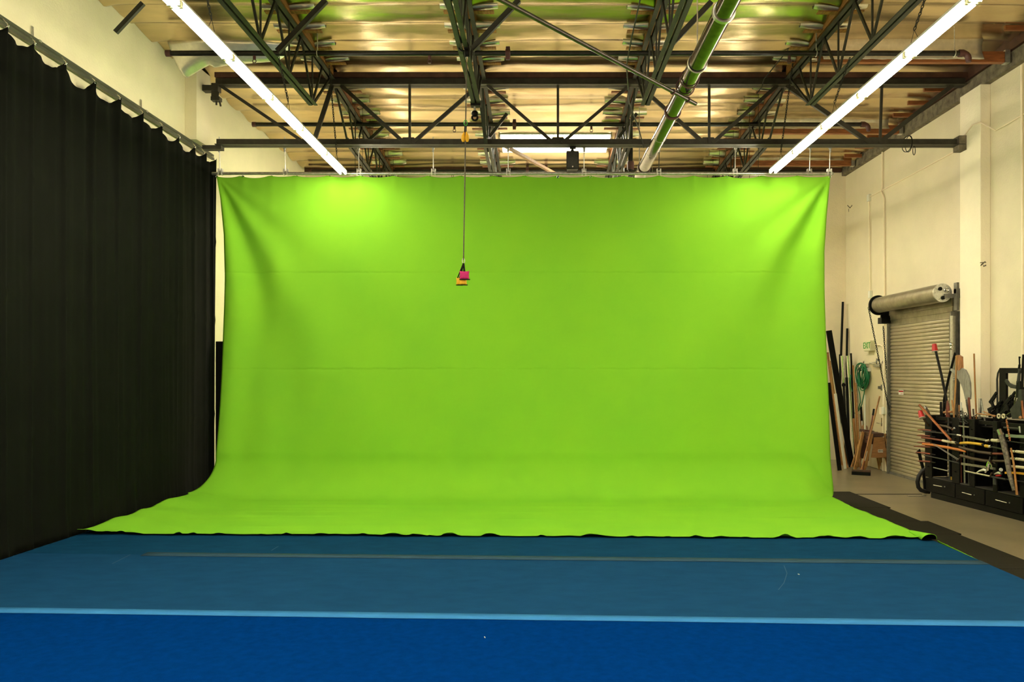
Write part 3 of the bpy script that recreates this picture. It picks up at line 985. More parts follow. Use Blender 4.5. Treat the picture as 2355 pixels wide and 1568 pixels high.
# curled corner and the strip of cloth trailing along the mat edge
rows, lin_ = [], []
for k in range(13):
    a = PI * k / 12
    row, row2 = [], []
    for q in range(9):
        t = q / 8
        y = lerp(9.675, 10.15, t) - 0.05 * math.sin(a) * (1 - t)
        rr = 0.088 * (1 - 0.75 * t)
        row.append(Vector((4.555 - rr * math.cos(a), y, MT + 0.016 + rr * math.sin(a) * 0.85)))
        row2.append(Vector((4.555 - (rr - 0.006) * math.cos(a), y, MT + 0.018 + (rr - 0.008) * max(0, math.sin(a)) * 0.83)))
    rows.append(row)
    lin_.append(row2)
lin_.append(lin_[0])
part(gc, 'dark_inner_sheet', MB().grid(lin_), M_CURT, 'black sheet inside the curled corner')  # black sheet added inside the curl so its opening looks dark
part(gc, 'curled_corner', MB().grid(rows), M_GREEN, solid=0.004)
rows = []
for q in range(31):
    t = q / 30
    y = lerp(9.66, 8.45, t)
    wd = 0.035 * (1 - t) + 0.004
    rows.append([Vector((XM + 0.022 + k / 4 * wd, y, 0.022 + (0.05 - 0.03 * t) * (1 - k / 4) + 0.006 * nz(q * 0.6, k))) for k in range(5)])
part(gc, 'trailing_edge', MB().grid(rows), M_GREEN, solid=0.003)
# grommets with small hooks
zp = CH + (CY - 399) * YT / F                # the pipe
for c in CLIPS:
    mb = MB().ring((c, YT - 0.005, ZTOP - 0.02), (0, 1, 0), 0.017, 0.007, 14, 6)
    pts = [(c + 0.012 * math.sin(a), YT - 0.006, lerp(ZTOP - 0.02, zp - 0.042, a / 6.3)) for a in [6.3 * i / 12 for i in range(13)]]
    mb.tube(pts, 0.0045, 6)
    part(gc, 'hook', mb, M_CHROME)

# ---------------------------------------------------------------- pipe that carries the green cloth
xa, xb = P(488, 0, YT).x, P(1916, 0, YT).x
pf = thing('backdrop_pipe', 'long galvanized pipe hung on rods above the green cloth', 'pipe', (0, YT, zp), None, 'thing')
part(pf, 'pipe', MB().tube([(xa, YT, zp), (xb, YT, zp)], 0.026, 18), M_GALV)
for x in (833, 1690, 1861):
    c = P(x, 0, YT).x
    part(pf, 'coupling', MB().tube([(c - 0.055, YT, zp), (c + 0.055, YT, zp)], 0.033, 16), M_GALV)
RY = GY + 0.125
for k, x in enumerate((507, 657, 826, 997, 1169, 1343, 1515, 1690, 1861, 1907)):
    c = P(x, 0, YT).x
    long = x in (507, 657, 826, 997, 1515)
    mb = MB().tube([(c, YT, zp), (c, YT - 0.02, zp + 0.1), (c, RY, GB + (0.18 if x < 1100 else 0.14))], 0.0075, 8)
    r = part(pf, 'rod', mb, M_GALV if k not in (6,) else M_STEEL)
    part(pf, 'pipe_clamp', MB().box((c - 0.036, YT - 0.035, zp - 0.027), (c - 0.020, YT + 0.035, zp + 0.075)).box((c + 0.020, YT - 0.035, zp - 0.027), (c + 0.036, YT + 0.035, zp + 0.075)).box((c - 0.036, YT - 0.03, zp + 0.03), (c + 0.036, YT + 0.03, zp + 0.042)), M_GALV if k % 3 else M_WHITE, smooth=False)
    part(pf, 'beam_clip', MB().box((c - 0.02, GY + 0.107, GB - 0.02), (c + 0.02, RY + 0.03, GB + 0.05)).tube([(c, RY, GB - 0.07), (c, RY, GB - 0.02)], 0.016, 8), M_GALV, smooth=False)
# cords at the left edge
for x, y1, lab, dz in ((491, 790, 'thin black cord hanging at the left edge of the green cloth', 0.0),):
    a, b = P(491, 402, 13.83), P(492, 800, 13.83)
    solo('tie_line', MB().tube([a, a.lerp(b, 0.5) + Vector((-0.004, 0, 0)), b, (b.x, b.y, 0.012)], 0.008, 8), M_BLACK, lab, 'cord')

# black panel peeping out behind the green cloth's left edge
solo('stage_flat', MB().box((P(497, 0, 13.95).x, 13.92, 0.0), (P(560, 0, 14.6).x, 13.98, CH + (CY - 785) * 13.95 / F)), M_BWOOD, 'black panel standing behind the left edge of the green cloth', 'panel', bevel=0.01)

# ---------------------------------------------------------------- black drape along the left wall
HPX = [(-60, -20), (5, 22), (68, 63), (140, 115), (207, 160), (265, 200), (318, 238), (363, 270), (404, 297), (440, 320), (462, 342), (484, 356)]
def cx_(Y):
    return XL(Y) + 0.12 
HOOKS = []
for x, y in HPX:
    Y = 10.0
    for _ in range(20):
        Y = cx_(Y) * F / (x - CX)
    HOOKS.append(Y)
HOOKS = [HOOKS[0] - 2.0, HOOKS[0] - 1.3, HOOKS[0] - 0.65] + HOOKS
def railz(Y):
    return lerp(CH + 3.80, CH + 3.655, (Y - 8.7) / (13.9 - 8.7))
Y0c, Y1c = HOOKS[0], HOOKS[-1] + 0.02
rows = []
NC = 620
NR = 64
def drape(Y, t):
    """t 0 top .. 1 floor"""
    i = 0
    for k in range(len(HOOKS) - 1):
        if HOOKS[k] <= Y <= HOOKS[k + 1]:
            i = k
    a, b = HOOKS[i], HOOKS[i + 1]
    f = clamp((Y - a) / (b - a))
    width = b - a
    sc = (0.06 + 0.20 * width) * (4 * f * (1 - f)) ** 0.75 * (0.8 + 0.4 * nz(a * 5.1))
    sc *= (0.85 + 0.3 * f)
    ztop = railz(Y) - 0.075 - sc + 0.012 * nz(Y * 14, 3)
    z = lerp(ztop, 0.012, t)
    dep = CH + 3.7 - z
    # sharp creases that fall from each hook, softer folds below
    near = min(f, 1 - f) * width
    tight = math.exp(-dep / 1.6)
    d = 0.050 * math.exp(-(near / 0.035) ** 2) * (0.35 + 0.65 * math.exp(-dep / 2.2))
    d += tight * 0.03 * math.sin(f * PI * 2 * 2 + i) * 0.6
    soft = 1 - math.exp(-dep / 1.2)
    d += soft * (0.040 * nz(Y * 2.1, z * 0.10, 5.0) + 0.024 * nz(Y * 5.3, z * 0.16, 9.0) + 0.010 * nz(Y * 12.0, z * 0.3, 2.0))
    if Y > 13.1:                              # gathered end by the green cloth
        d += (Y - 13.1) * 0.022 * (1 + math.sin(Y * 34.0)) * (0.4 + 0.6 * clamp(1 - dep / 6))
    for zs in (4.3, 2.95, 1.35):
        if zs - 0.09 < z < zs:
            d += 0.008
    # the hem spreads out on the floor
    hem = sstep(0.45, 0.0, z)
    d += hem * (0.02 + 0.02 * nz(Y * 3.0, 7.0) + 0.012 * nz(Y * 8, 3))
    return Vector((cx_(Y) + 0.015 + d, Y, z + hem * 0.03 * (1 + nz(Y * 5, 1.0))))
for r_ in range(NR + 1):
    t = r_ / NR
    rows.append([drape(lerp(Y0c, Y1c, c / NC), t) for c in range(NC + 1)])
cd = thing('black_drape', 'tall black drape with scalloped top hanging along the left wall', 'drape', (cx_(10), 10, 0))
part(cd, 'sheet', MB().grid(rows), M_CURT, angle=80, solid=0.003)
for Y in HOOKS[2:]:
    x = cx_(Y) + 0.03
    z = railz(Y)
    part(cd, 'hook', MB().tube([(x - 0.02, Y, z - 0.015), (x, Y, z - 0.04), (x + 0.025, Y, z - 0.06), (x + 0.035, Y, z - 0.085), (x + 0.015, Y, z - 0.105)], 0.006, 6).ring((x + 0.035, Y, z - 0.095), (1, 0.2, 0), 0.014, 0.005, 12), M_CHROME)
# rail: two strut channels on wall brackets
ra, rb = Y0c - 0.3, 14.10
rl = thing('drape_rail', 'twin green-grey steel rail above the black drape on the left wall', 'rail', (cx_(10), 10, railz(10)))
for s, nm in ((0, 'channel'), (1, 'channel')):
    pts = [Vector((cx_(Y) - 0.045 + s * 0.012, Y, railz(Y) + 0.022 + s * -0.06)) for Y in (ra, rb)]
    part(rl, nm, MB().bar(pts[0], pts[1], 0.042, 0.032), mat('rail_steel', (0.10, 0.115, 0.08), 0.4, metal=0.5), smooth=False)
for x in (97, 342, 475):
    Y = 10.0
    for _ in range(20):
        Y = cx_(Y) * F / (x - CX)
    z = railz(Y)
    part(rl, 'bracket', MB().box((XL(Y) + 0.002, Y - 0.02, z + 0.0), (XL(Y) + 0.012, Y + 0.02, z + 0.20)).box((XL(Y) + 0.004, Y - 0.02, z + 0.02), (cx_(Y) - 0.02, Y + 0.03, z + 0.045)), M_GALV, smooth=False)
# ---------------------------------------------------------------- right wall
def W(x, y, off=0.0):
    """the point of the right wall (off metres in front of it) seen at a photograph position"""
    X = XR - off
    return P(x, y, F * X / (x - CX))

M_SLAT = mat('tan_slats', (0.40, 0.34, 0.22), 0.42, metal=0.2, var=0.12, scale=3)
M_HOOD = mat('dull_hood_metal', (0.30, 0.27, 0.20), 0.34, metal=0.75, var=0.25, scale=6)
M_GUIDE = mat('guide_steel', (0.20, 0.19, 0.16), 0.45, metal=0.4, var=0.3, scale=8)

# roll-up door
DY0, DY1, DH = 14.02, 16.52, 3.12
door = bpy.data.objects.new('door_1', None)
COL.objects.link(door)
door.location = (XR, (DY0 + DY1) / 2, 0)
door['kind'] = 'structure'
door['label'] = 'closed tan steel roll-up door in the right wall'
door['category'] = 'door'
prof = []
pitch = 0.068
n = int(2.93 / pitch)
z = 0.03
rows = []
for k in range(n):
    for dz, dx in ((0.0, 0.0), (0.006, 0.012), (0.020, 0.020), (0.045, 0.020), (0.058, 0.012), (0.063, 0.002)):
        rows.append([Vector((XR - 0.055 - dx, DY0, z + dz)), Vector((XR - 0.055 - dx, (DY0 + DY1) / 2, z + dz)), Vector((XR - 0.055 - dx, DY1, z + dz))])
    z += pitch
part(door, 'slat_curtain', MB().grid(rows), M_SLAT, angle=25, solid=0.003)
part(door, 'bottom_bar', MB().box((XR - 0.10, DY0, 0.0), (XR - 0.03, DY1, 0.045)), M_GUIDE, smooth=False)
part(door, 'smooth_slats', MB().box((XR - 0.075, DY0, z - 0.004), (XR - 0.06, DY1, z + 0.10)).box((XR - 0.085, DY0, z + 0.102), (XR - 0.065, DY1, z + 0.20)).box((XR - 0.10, DY0, z + 0.202), (XR - 0.08, DY1, z + 0.36)), M_HOOD, smooth=False)
for y, nm in ((DY0, 'guide_rail'), (DY1, 'guide_rail')):
    s = -1 if y == DY0 else 1
    part(door, nm, MB().box((XR - 0.13, min(y, y + s * 0.05), 0.0), (XR - 0.005, max(y, y + s * 0.05), 3.06)).box((XR - 0.012, min(y, y + s * 0.14), 0.0), (XR - 0.002, max(y, y + s * 0.14), 3.06)), M_GUIDE, smooth=False)
    for q in range(8):
        pass
HX, HZ, HR = 6.74, 3.36, 0.155
hood = part(door, 'hood_barrel', MB().tube([(HX, 13.86, HZ), (HX, 16.42, HZ)], HR, 40), M_HOOD)
e = MB().tube([(HX, 13.83, HZ), (HX, 13.86, HZ)], HR * 1.01, 32)
part(hood, 'end_plate', e, M_GALV)
e = MB().tube([(HX - 0.045, 13.81, HZ + 0.065), (HX - 0.045, 13.84, HZ + 0.065)], 0.032, 16).tube([(HX - 0.0, 13.81, HZ - 0.085), (HX - 0.0, 13.84, HZ - 0.085)], 0.032, 16)
part(hood, 'hub_hole', e, M_BLACK)
e = MB().ring((HX + 0.06, 13.82, HZ + 0.045), (0, 1, 0), 0.035, 0.010, 18).tube([(HX + 0.06, 13.80, HZ + 0.045), (HX + 0.06, 13.84, HZ + 0.045)], 0.014, 10).tube([(HX - 0.0, 13.82, HZ + 0.05), (HX + 0.02, 13.82, HZ + 0.03), (HX + 0.045, 13.82, HZ + 0.05)], 0.008, 6)
for q in range(12):
    a = 2 * PI * q / 12
    e.ball((HX + 0.13 * math.cos(a), 13.825, HZ + 0.13 * math.sin(a)), 0.007, 8)
part(hood, 'spring_hub', e, M_CHROME)
part(door, 'chain_wheel', MB().ring((HX, 16.46, HZ), (0, 1, 0), HR + 0.022, 0.022, 40, 8).tube([(HX, 16.425, HZ), (HX, 16.45, HZ)], HR + 0.01, 32), M_BLACK)
part(door, 'head_bracket', MB().box((HX + 0.02, 13.80, HZ - 0.09), (XR - 0.02, 13.825, HZ - 0.02)).box((XR - 0.17, 13.70, HZ - 0.30), (XR - 0.13, 13.80, HZ + 0.16)).box((XR - 0.17, 13.72, HZ - 0.02), (XR, 13.80, HZ + 0.06)), M_GUIDE, smooth=False)
part(door, 'head_bracket', MB().box((XR - 0.22, 16.62, HZ - 0.36), (XR, 16.66, HZ + 0.12)).box((XR - 0.26, 16.50, HZ - 0.36), (XR - 0.06, 16.68, HZ - 0.24)), M_BLACK, smooth=False)
# outer guide by the pier: upright angle with a latch
part(door, 'guide_angle', MB().box((XR - 0.16, 13.86, 0.0), (XR - 0.145, 13.97, 2.98)).box((XR - 0.16, 13.955, 0.0), (XR - 0.06, 13.97, 2.98)), M_GALV, smooth=False)
c = P(2203, 796, 13.8)
part(door, 'latch_knob', MB().ball((XR - 0.19, 13.84, c.z + 0.03), 0.035, 12).ball((XR - 0.19, 13.84, c.z - 0.03), 0.03, 12).tube([(XR - 0.16, 13.88, c.z), (XR - 0.20, 13.83, c.z)], 0.015, 8), M_CHROME)
# warning sticker with a red band
a = P(2072, 902, F * 7.0 / (2072 - CX))
part(door, 'sticker', MB().box((XR - 0.0795, a.y - 0.11, a.z - 0.045), (XR - 0.0775, a.y + 0.11, a.z + 0.045)), M_WHITE, 'white sticker on the slats', smooth=False)
part(door, 'sticker_band', MB().box((XR - 0.0805, a.y - 0.10, a.z + 0.004), (XR - 0.0785, a.y + 0.10, a.z + 0.034)).box((XR - 0.0805, a.y - 0.08, a.z - 0.03), (XR - 0.0785, a.y + 0.02, a.z - 0.022)), M_REDP, 'red band on the sticker', smooth=False)
# hand chain loop
pa = Vector((HX - 0.19, 16.48, HZ - 0.04))
pb = W(2045, 945, 0.10)
mb = chain_mb(pa, pb, 0.05, 0.006)
part(door, 'hand_chain', mb, M_GREY)
mb = chain_mb(pb, (XR - 0.16, 16.66, 2.95), 0.05, 0.006)
part(door, 'hand_chain', mb, M_GREY)
mb = chain_mb(pb, (XR - 0.13, 16.68, 0.30), 0.05, 0.007)
for q in range(3):
    mb.v += []
part(door, 'hand_chain', mb, M_GREY)
part(door, 'chain_keeper', MB().box((XR - 0.10, pb.y - 0.03, pb.z - 0.03), (XR, pb.y + 0.03, pb.z + 0.03)), M_GUIDE, smooth=False)
# side jamb strip of the roll-up door
struct('trim_8', MB().box((XR - 0.03, 16.68, 0), (XR, 16.86, 2.98)), M_WALL, 'cream jamb board beside the roll-up door', bevel=0.004)

# personnel door
d2 = bpy.data.objects.new('door_2', None)
COL.objects.link(d2)
d2.location = (XR, 17.45, 0)
d2['kind'] = 'structure'
d2['label'] = 'cream hinged door in the right wall behind the coiled green hose'
d2['category'] = 'door'
y0, y1, h = 17.02, 17.96, 2.20
M_DOOR = mat('door_paint', (0.62, 0.52, 0.33), 0.5, var=0.05, scale=2)
part(d2, 'leaf', MB().box((XR - 0.022, y0, 0.01), (XR - 0.002, y1, h)), M_DOOR, bevel=0.003)
part(d2, 'frame', MB().box((XR - 0.035, y0 - 0.06, 0), (XR, y0 - 0.004, h + 0.06)).box((XR - 0.035, y1 + 0.004, 0), (XR, y1 + 0.06, h + 0.06)).box((XR - 0.035, y0 - 0.06, h + 0.004), (XR, y1 + 0.06, h + 0.06)), M_WALL, smooth=False)
a = W(2022, 842, 0.03)
cl = MB().box((XR - 0.08, a.y - 0.10, h - 0.07), (XR - 0.024, a.y + 0.14, h - 0.01))
part(d2, 'door_closer', cl.bar((XR - 0.06, a.y - 0.05, h - 0.04), (XR - 0.10, a.y + 0.35, h + 0.02), 0.02, 0.012).bar((XR - 0.10, a.y + 0.35, h + 0.02), (XR - 0.04, a.y + 0.1, h + 0.04), 0.02, 0.012), M_GALV, bevel=0.004)
part(d2, 'box_on_closer', MB().box((XR - 0.09, 17.62, h - 0.16), (XR - 0.022, 17.80, h - 0.08)), M_WHITE, smooth=False)
a = W(2027, 891, 0.03)
part(d2, 'deadbolt', MB().tube([(XR - 0.07, a.y, a.z), (XR - 0.02, a.y, a.z)], 0.032, 16).box((XR - 0.10, a.y - 0.01, a.z - 0.03), (XR - 0.06, a.y + 0.01, a.z + 0.03)).box((XR - 0.04, a.y - 0.06, a.z - 0.06), (XR - 0.02, a.y + 0.01, a.z + 0.06)), M_GUIDE)
a = W(2028, 973, 0.03)
part(d2, 'lever_handle', MB().box((XR - 0.035, a.y - 0.03, a.z - 0.06), (XR - 0.02, a.y + 0.03, a.z + 0.11)).tube([(XR - 0.03, a.y, a.z), (XR - 0.08, a.y, a.z), (XR - 0.085, a.y + 0.12, a.z)], 0.011, 8), M_CHROME)
a = W(2025, 945, 0.03)
part(d2, 'notice', MB().box((XR - 0.0235, a.y - 0.09, a.z - 0.07), (XR - 0.0221, a.y + 0.09, a.z + 0.08)), M_WALL2, 'faint pale paper notice', smooth=False)
a = W(2018, 832, 0.02)
solo('door_latch', MB().box((XR - 0.03, a.y - 0.05, a.z - 0.07), (XR - 0.002, a.y + 0.05, a.z + 0.07)).ring((XR - 0.04, a.y, a.z), (1, 0, 0), 0.03, 0.008, 14), M_GUIDE, 'small steel latch on the wall above the hinged door', 'latch', smooth=False)

# exit sign
a = W(1999, 795, 0.06)
ex = thing('exit_sign', 'small ivory exit sign with green letters on the right wall', 'sign', (XR, a.y, a.z - 0.12))
part(ex, 'housing', MB().box((XR - 0.11, a.y - 0.17, a.z - 0.11), (XR - 0.002, a.y + 0.17, a.z + 0.11)), M_IVORY, bevel=0.006)
tc = bpy.data.curves.new('letters', 'FONT')
tc.body = 'EXIT'
tc.size = 0.19
tc.align_x = 'CENTER'
tc.align_y = 'CENTER'
tc.extrude = 0.002
tmp = bpy.data.objects.new('letters', tc)
COL.objects.link(tmp)
bpy.context.view_layer.update()
me = bpy.data.meshes.new_from_object(tmp.evaluated_get(bpy.context.evaluated_depsgraph_get()))
bpy.data.objects.remove(tmp)
le = bpy.data.objects.new('letters', me)
COL.objects.link(le)
le.parent = ex
le.location = (-0.113, 0, 0.12)
le.rotation_euler = (PI / 2, 0, -PI / 2)
me.materials.clear()
me.materials.append(mat('exit_green', (0.01, 0.30, 0.03), 0.5, emit=(0.02, 0.6, 0.05), power=0.02))

# conduits and junction boxes
def conduit(label, pts, r=0.013, box=None, m=M_WALL2):
    t = thing('conduit', label, 'conduit', (XR, pts[0].y, min(p.z for p in pts)), 'conduits on the right wall')
    part(t, 'pipe', MB().tube(pts, r, 8), m)
    for b in box or []:
        part(t, 'junction_box', MB().box((XR - 0.055, b.y - b_s(b), b.z - 0.075), (XR - 0.002, b.y + b_s(b), b.z + 0.075)), M_WHITE, bevel=0.006)
    return t
def b_s(b):
    return 0.055
conduit('pale vertical conduit running down to the box beside the roll-up door', [W(2029, 300, 0.03), W(2029, 430, 0.03), W(2027, 440, 0.03), W(2033, 455, 0.03), W(2034, 640, 0.03), W(2034, 936, 0.03)], 0.016, [W(2032, 944, 0.03)])
conduit('pale vertical conduit between two small boxes above the exit sign', [W(1997, 455, 0.03), W(1999, 478, 0.03), W(2000, 560, 0.03), W(2001, 675, 0.03)], 0.013, [W(1998, 455, 0.03), W(2001, 677, 0.03)])
conduit('short bent conduit from the exit sign to the right', [W(2012, 793, 0.03), W(2024, 793, 0.03), W(2030, 797, 0.03), W(2032, 808, 0.03), W(2032, 930, 0.03)], 0.012)
conduit('pale vertical conduit at the right picture edge', [W(2349, 150, 0.03), W(2350, 300, 0.03), W(2352, 560, 0.03), W(2352, 860, 0.03)], 0.017)
conduit('grey bent conduit behind the square black frame', [W(2308, 848, 0.03), W(2299, 850, 0.03), W(2295, 858, 0.03), W(2293, 872, 0.03), W(2294, 960, 0.03), W(2294, 1060, 0.03)], 0.014, None, M_GREY)
conduit('thin grey conduit standing between the roll-up door and the pier', [W(2214, 728, 0.02), W(2210, 745, 0.02), W(2209, 800, 0.02), W(2212, 1050, 0.02)], 0.012, None, M_GREY)
pts = [W(1999, 453, 0.02), W(2100, 400, 0.02), W(2198, 347, 0.02), (6.905, 13.64, CH + 3.755), (6.905, 13.2, CH + 3.93), (6.905, 12.96, CH + 3.90), W(2290, 300, 0.02), W(2320, 283, 0.02), W(2400, 235, 0.02)]
solo('wall_cable', MB().tube(pts, 0.011, 8), M_WALL2, 'thin pale cable running high along the right wall and over the pier', 'cable')

# green hose on a hook
hc = W(1979, 866, 0.16)
M_HOSE = mat('green_hose', (0.004, 0.155, 0.055), 0.35, var=0.15)
hs = thing('garden_hose', 'coiled green hose hanging on the wall by the back corner', 'hose', (hc.x, hc.y, hc.z - 0.9))
mb = MB()
rnd = random.Random(3)
for k in range(12):
    ry, rz = 0.30 * rnd.uniform(0.66, 1.08), 0.25 * rnd.uniform(0.62, 1.1)
    oy, oz = rnd.uniform(-0.05, 0.05), rnd.uniform(-0.05, 0.03)
    tl = rnd.uniform(-0.25, 0.25)
    dx = -0.02 - 0.009 * k
    pts = []
    for i in range(36):
        a = 2 * PI * i / 36
        yy, zz = ry * math.cos(a) * (0.82 + 0.18 * math.sin(a + tl)), rz * math.sin(a)
        pts.append((hc.x + 0.12 + dx + 0.02 * math.sin(a * 2 + k), hc.y + oy + yy * math.cos(tl) - zz * math.sin(tl), hc.z + oz + yy * math.sin(tl) + zz * math.cos(tl)))
    mb.tube(pts, 0.011, 8, closed=True)
part(hs, 'coil', mb, M_HOSE)
def yz(x, y, o=0.16):
    return W(x, y, o)
part(hs, 'loose_loop', MB().tube([yz(1972, 885), yz(1977, 905), yz(1979, 925), yz(1972, 945), yz(1966, 950)], 0.011, 8).tube([yz(1990, 880), yz(1987, 905), yz(1982, 930), yz(1974, 945)], 0.011, 8).tube([yz(1957, 862, 0.32), yz(1955, 885, 0.32), yz(1960, 900, 0.3)], 0.011, 8), M_HOSE)
part(hs, 'wall_hook', MB().tube([(XR - 0.013, hc.y, hc.z + 0.20), (XR - 0.2, hc.y, hc.z + 0.18), (XR - 0.21, hc.y, hc.z + 0.24)], 0.012, 8), M_GUIDE)
# ---------------------------------------------------------------- rope, pulley and throw bags
RZ = 10.15
def R_(x, y, Z=RZ):
    return P(x, y, Z)
c = R_(1073, 100)
pu = thing('rope_pulley', 'small dark pulley under the second front roof joist carrying the long rope', 'pulley', (c.x, RZ, c.z))
pc = R_(1074, 122)
part(pu, 'shackle', MB().tube([(c.x - 0.03, RZ, ZB), (c.x, RZ, ZB - 0.05), (c.x + 0.01, RZ, pc.z + 0.05)], 0.012, 8).ring((c.x - 0.04, RZ, ZB + 0.02), (0, 1, 0), 0.06, 0.012, 18), M_BLACK)
part(pu, 'block', MB().tube([(pc.x - 0.025, RZ, pc.z), (pc.x + 0.025, RZ, pc.z)], 0.05, 18).box((pc.x - 0.03, RZ - 0.02, pc.z - 0.05), (pc.x + 0.03, RZ + 0.02, pc.z + 0.07)), M_BLACK, bevel=0.006)
part(pu, 'sheave', MB().tube([(pc.x - 0.012, RZ, pc.z - 0.055), (pc.x + 0.012, RZ, pc.z - 0.055)], 0.022, 12).tube([(pc.x, RZ - 0.01, pc.z - 0.05), (pc.x, RZ - 0.01, pc.z - 0.12)], 0.012, 8), M_CHROME)
rp = [R_(1073, 135), R_(1071, 282), R_(1069, 420), R_(1066, 597)]
ro = thing('hanging_rope', 'long thin brown rope hanging in front of the green cloth', 'rope', rp[-1])
part(ro, 'line', MB().tube(rp, 0.0075, 8), M_ROPE)
k = R_(1066, 600)
part(ro, 'carabiner', MB().tube([k + Vector((0.014 * math.cos(a), 0, 0.034 * math.sin(a))) for a in [2 * PI * i / 14 for i in range(14)]], 0.005, 6, closed=True), M_GALV)
# second rope line down the left of the joist
solo('thin_line', MB().tube([R_(1018, -8, 8.9), R_(1050, 80, 9.9), R_(1064, 110, 10.05)], 0.006, 6), M_ROPE, 'thin brown line running from the roof to the rope pulley', 'rope')

def pillow(c, w, h, d, tilt=0.0, n=14):
    rows = []
    mb = MB()
    for side in (-1, 1):
        rows = []
        for i in range(n + 1):
            row = []
            for j in range(n + 1):
                u, v = 2 * j / n - 1, 2 * i / n - 1
                th = (max(0.0, (1 - u ** 4)) * max(0.0, (1 - v ** 4))) ** 0.5
                pin = 1 - 0.10 * (1 - u * u) * v * v - 0.0
                x = u * w / 2 * (1 - 0.10 * (1 - v * v))
                z = v * h / 2 * (1 - 0.10 * (1 - u * u))
                x2 = x * math.cos(tilt) - z * math.sin(tilt)
                z2 = x * math.sin(tilt) + z * math.cos(tilt)
                row.append(Vector((c.x + x2, c.y + side * d / 2 * th + 0.004 * nz(u * 3, v * 3, side), c.z + z2)))
            rows.append(row if side < 0 else list(reversed(row)))
        mb.grid(rows)
    return mb
M_PINK = mat('magenta_cloth', (0.55, 0.012, 0.16), 0.7, var=0.12, scale=30)
M_YELB = mat('yellow_cloth', (0.80, 0.43, 0.01), 0.6, var=0.10, scale=30)
for nm, lab, (x, y), wp, hp, m, off in (
        ('weight_bag', 'magenta weight bag hanging on the rope above two yellow bags', (1069, 634), 23, 20, M_PINK, -0.05),
        ('weight_bag', 'left-hand yellow weight bag partly behind the magenta one', (1055, 646), 14, 18, M_YELB, 0.05),
        ('weight_bag', 'yellow weight bag lowest on the rope, under the magenta one', (1065, 648), 18, 15, M_YELB, 0.0)):
    cc = R_(x, y)
    cc.y += off
    w_, h_ = wp * RZ / F, hp * RZ / F
    t = thing(nm, lab, 'bag', (cc.x, cc.y, cc.z - h_ / 2), 'weight bags on the rope')
    part(t, 'pouch', pillow(cc, w_, h_, 0.06), m)
    part(t, 'binding', MB().bar((cc.x - w_ / 2, cc.y, cc.z - h_ / 2 + 0.004), (cc.x + w_ / 2 + 0.008, cc.y, cc.z - h_ / 2 + 0.002), 0.02, 0.012), M_BLACK, bevel=0.003)
    tp = R_(1066, 606)
    part(t, 'strap', MB().bar((cc.x - w_ * 0.32, cc.y, cc.z + h_ * 0.3), (tp.x - 0.004, tp.y + off * 0.2, tp.z), 0.012, 0.02, (0, 1, 0)).bar((cc.x + w_ * 0.05, cc.y, cc.z + h_ * 0.4), (tp.x + 0.006, tp.y + off * 0.2, tp.z), 0.012, 0.02, (0, 1, 0)), M_BLACK, smooth=False)
t = None
kk = R_(1071, 282)
t = thing('weight_bag', 'pair of bright yellow teardrop weights high on the rope by the girder', 'bag', R_(1070, 328), 'weight bags on the rope')
for dx, pn in ((-4.5, 'pouch'), (4.0, 'pouch')):
    cc = R_(1070 + dx, 317)
    mb = MB()
    pts = [R_(1070 + dx * 0.5, 303), R_(1070 + dx * 0.8, 308), cc + Vector((0, 0, 0.02)), cc + Vector((0, 0, -0.02)), R_(1070 + dx * 1.05, 325), R_(1070 + dx * 1.05, 328)]
    mb.tube(pts, [0.006, 0.014, 0.023, 0.026, 0.017, 0.004], 12)
    part(t, pn, mb, M_YELB)
    part(t, 'binding', MB().tube([R_(1070 + dx * 1.05, 326), R_(1070 + dx * 1.1, 329)], 0.010, 8), M_BLACK)
part(t, 'strap', MB().bar(R_(1070, 305), R_(1071, 287), 0.03, 0.012), M_BLACK, smooth=False)
part(t, 'carabiner', MB().tube([kk + Vector((0.02 * math.cos(a), -0.012, -0.005 + 0.034 * math.sin(a))) for a in [2 * PI * i / 14 for i in range(14)]], 0.005, 6, closed=True), mat('green_anodized', (0.05, 0.4, 0.05), 0.3, metal=0.6))

# hook block under the end of the second joist, and the strut beside it
hb = P(1092, 215, 12.3)
t = thing('hook_block', 'dark steel hook block hanging from the end of the second roof joist', 'pulley', (hb.x, hb.y, hb.z - 0.4))
part(t, 'saddle', MB().box((hb.x - 0.06, 12.24, ZB - 0.035), (hb.x + 0.09, 12.36, ZB + 0.03)), M_BLACK, bevel=0.005)
part(t, 'block', MB().tube([(hb.x - 0.03, 12.3, hb.z - 0.09), (hb.x + 0.03, 12.3, hb.z - 0.09)], 0.055, 16).box((hb.x - 0.04, 12.27, hb.z - 0.17), (hb.x + 0.04, 12.33, hb.z + 0.06)), M_GREY, bevel=0.008)
part(t, 'swivel', MB().tube([(hb.x, 12.3, hb.z - 0.16), (hb.x, 12.3, hb.z - 0.26)], 0.018, 10), M_GALV)
part(t, 'hook', MB().ball((hb.x, 12.3, hb.z - 0.30), 0.05, 12).ring((hb.x, 12.3, hb.z - 0.36), (0, 1, 0), 0.04, 0.016, 18, 8, 0.75), M_BLACK)
a, b = P(1102, 232, 13.05), P(1114, 331, 13.385)
solo('steel_strut', MB().angle(a, b, 0.055, 0.008, (0, 1, 0)), M_STEEL, 'green-tinted steel strut from the second joist down to the girder', 'strut', smooth=False)

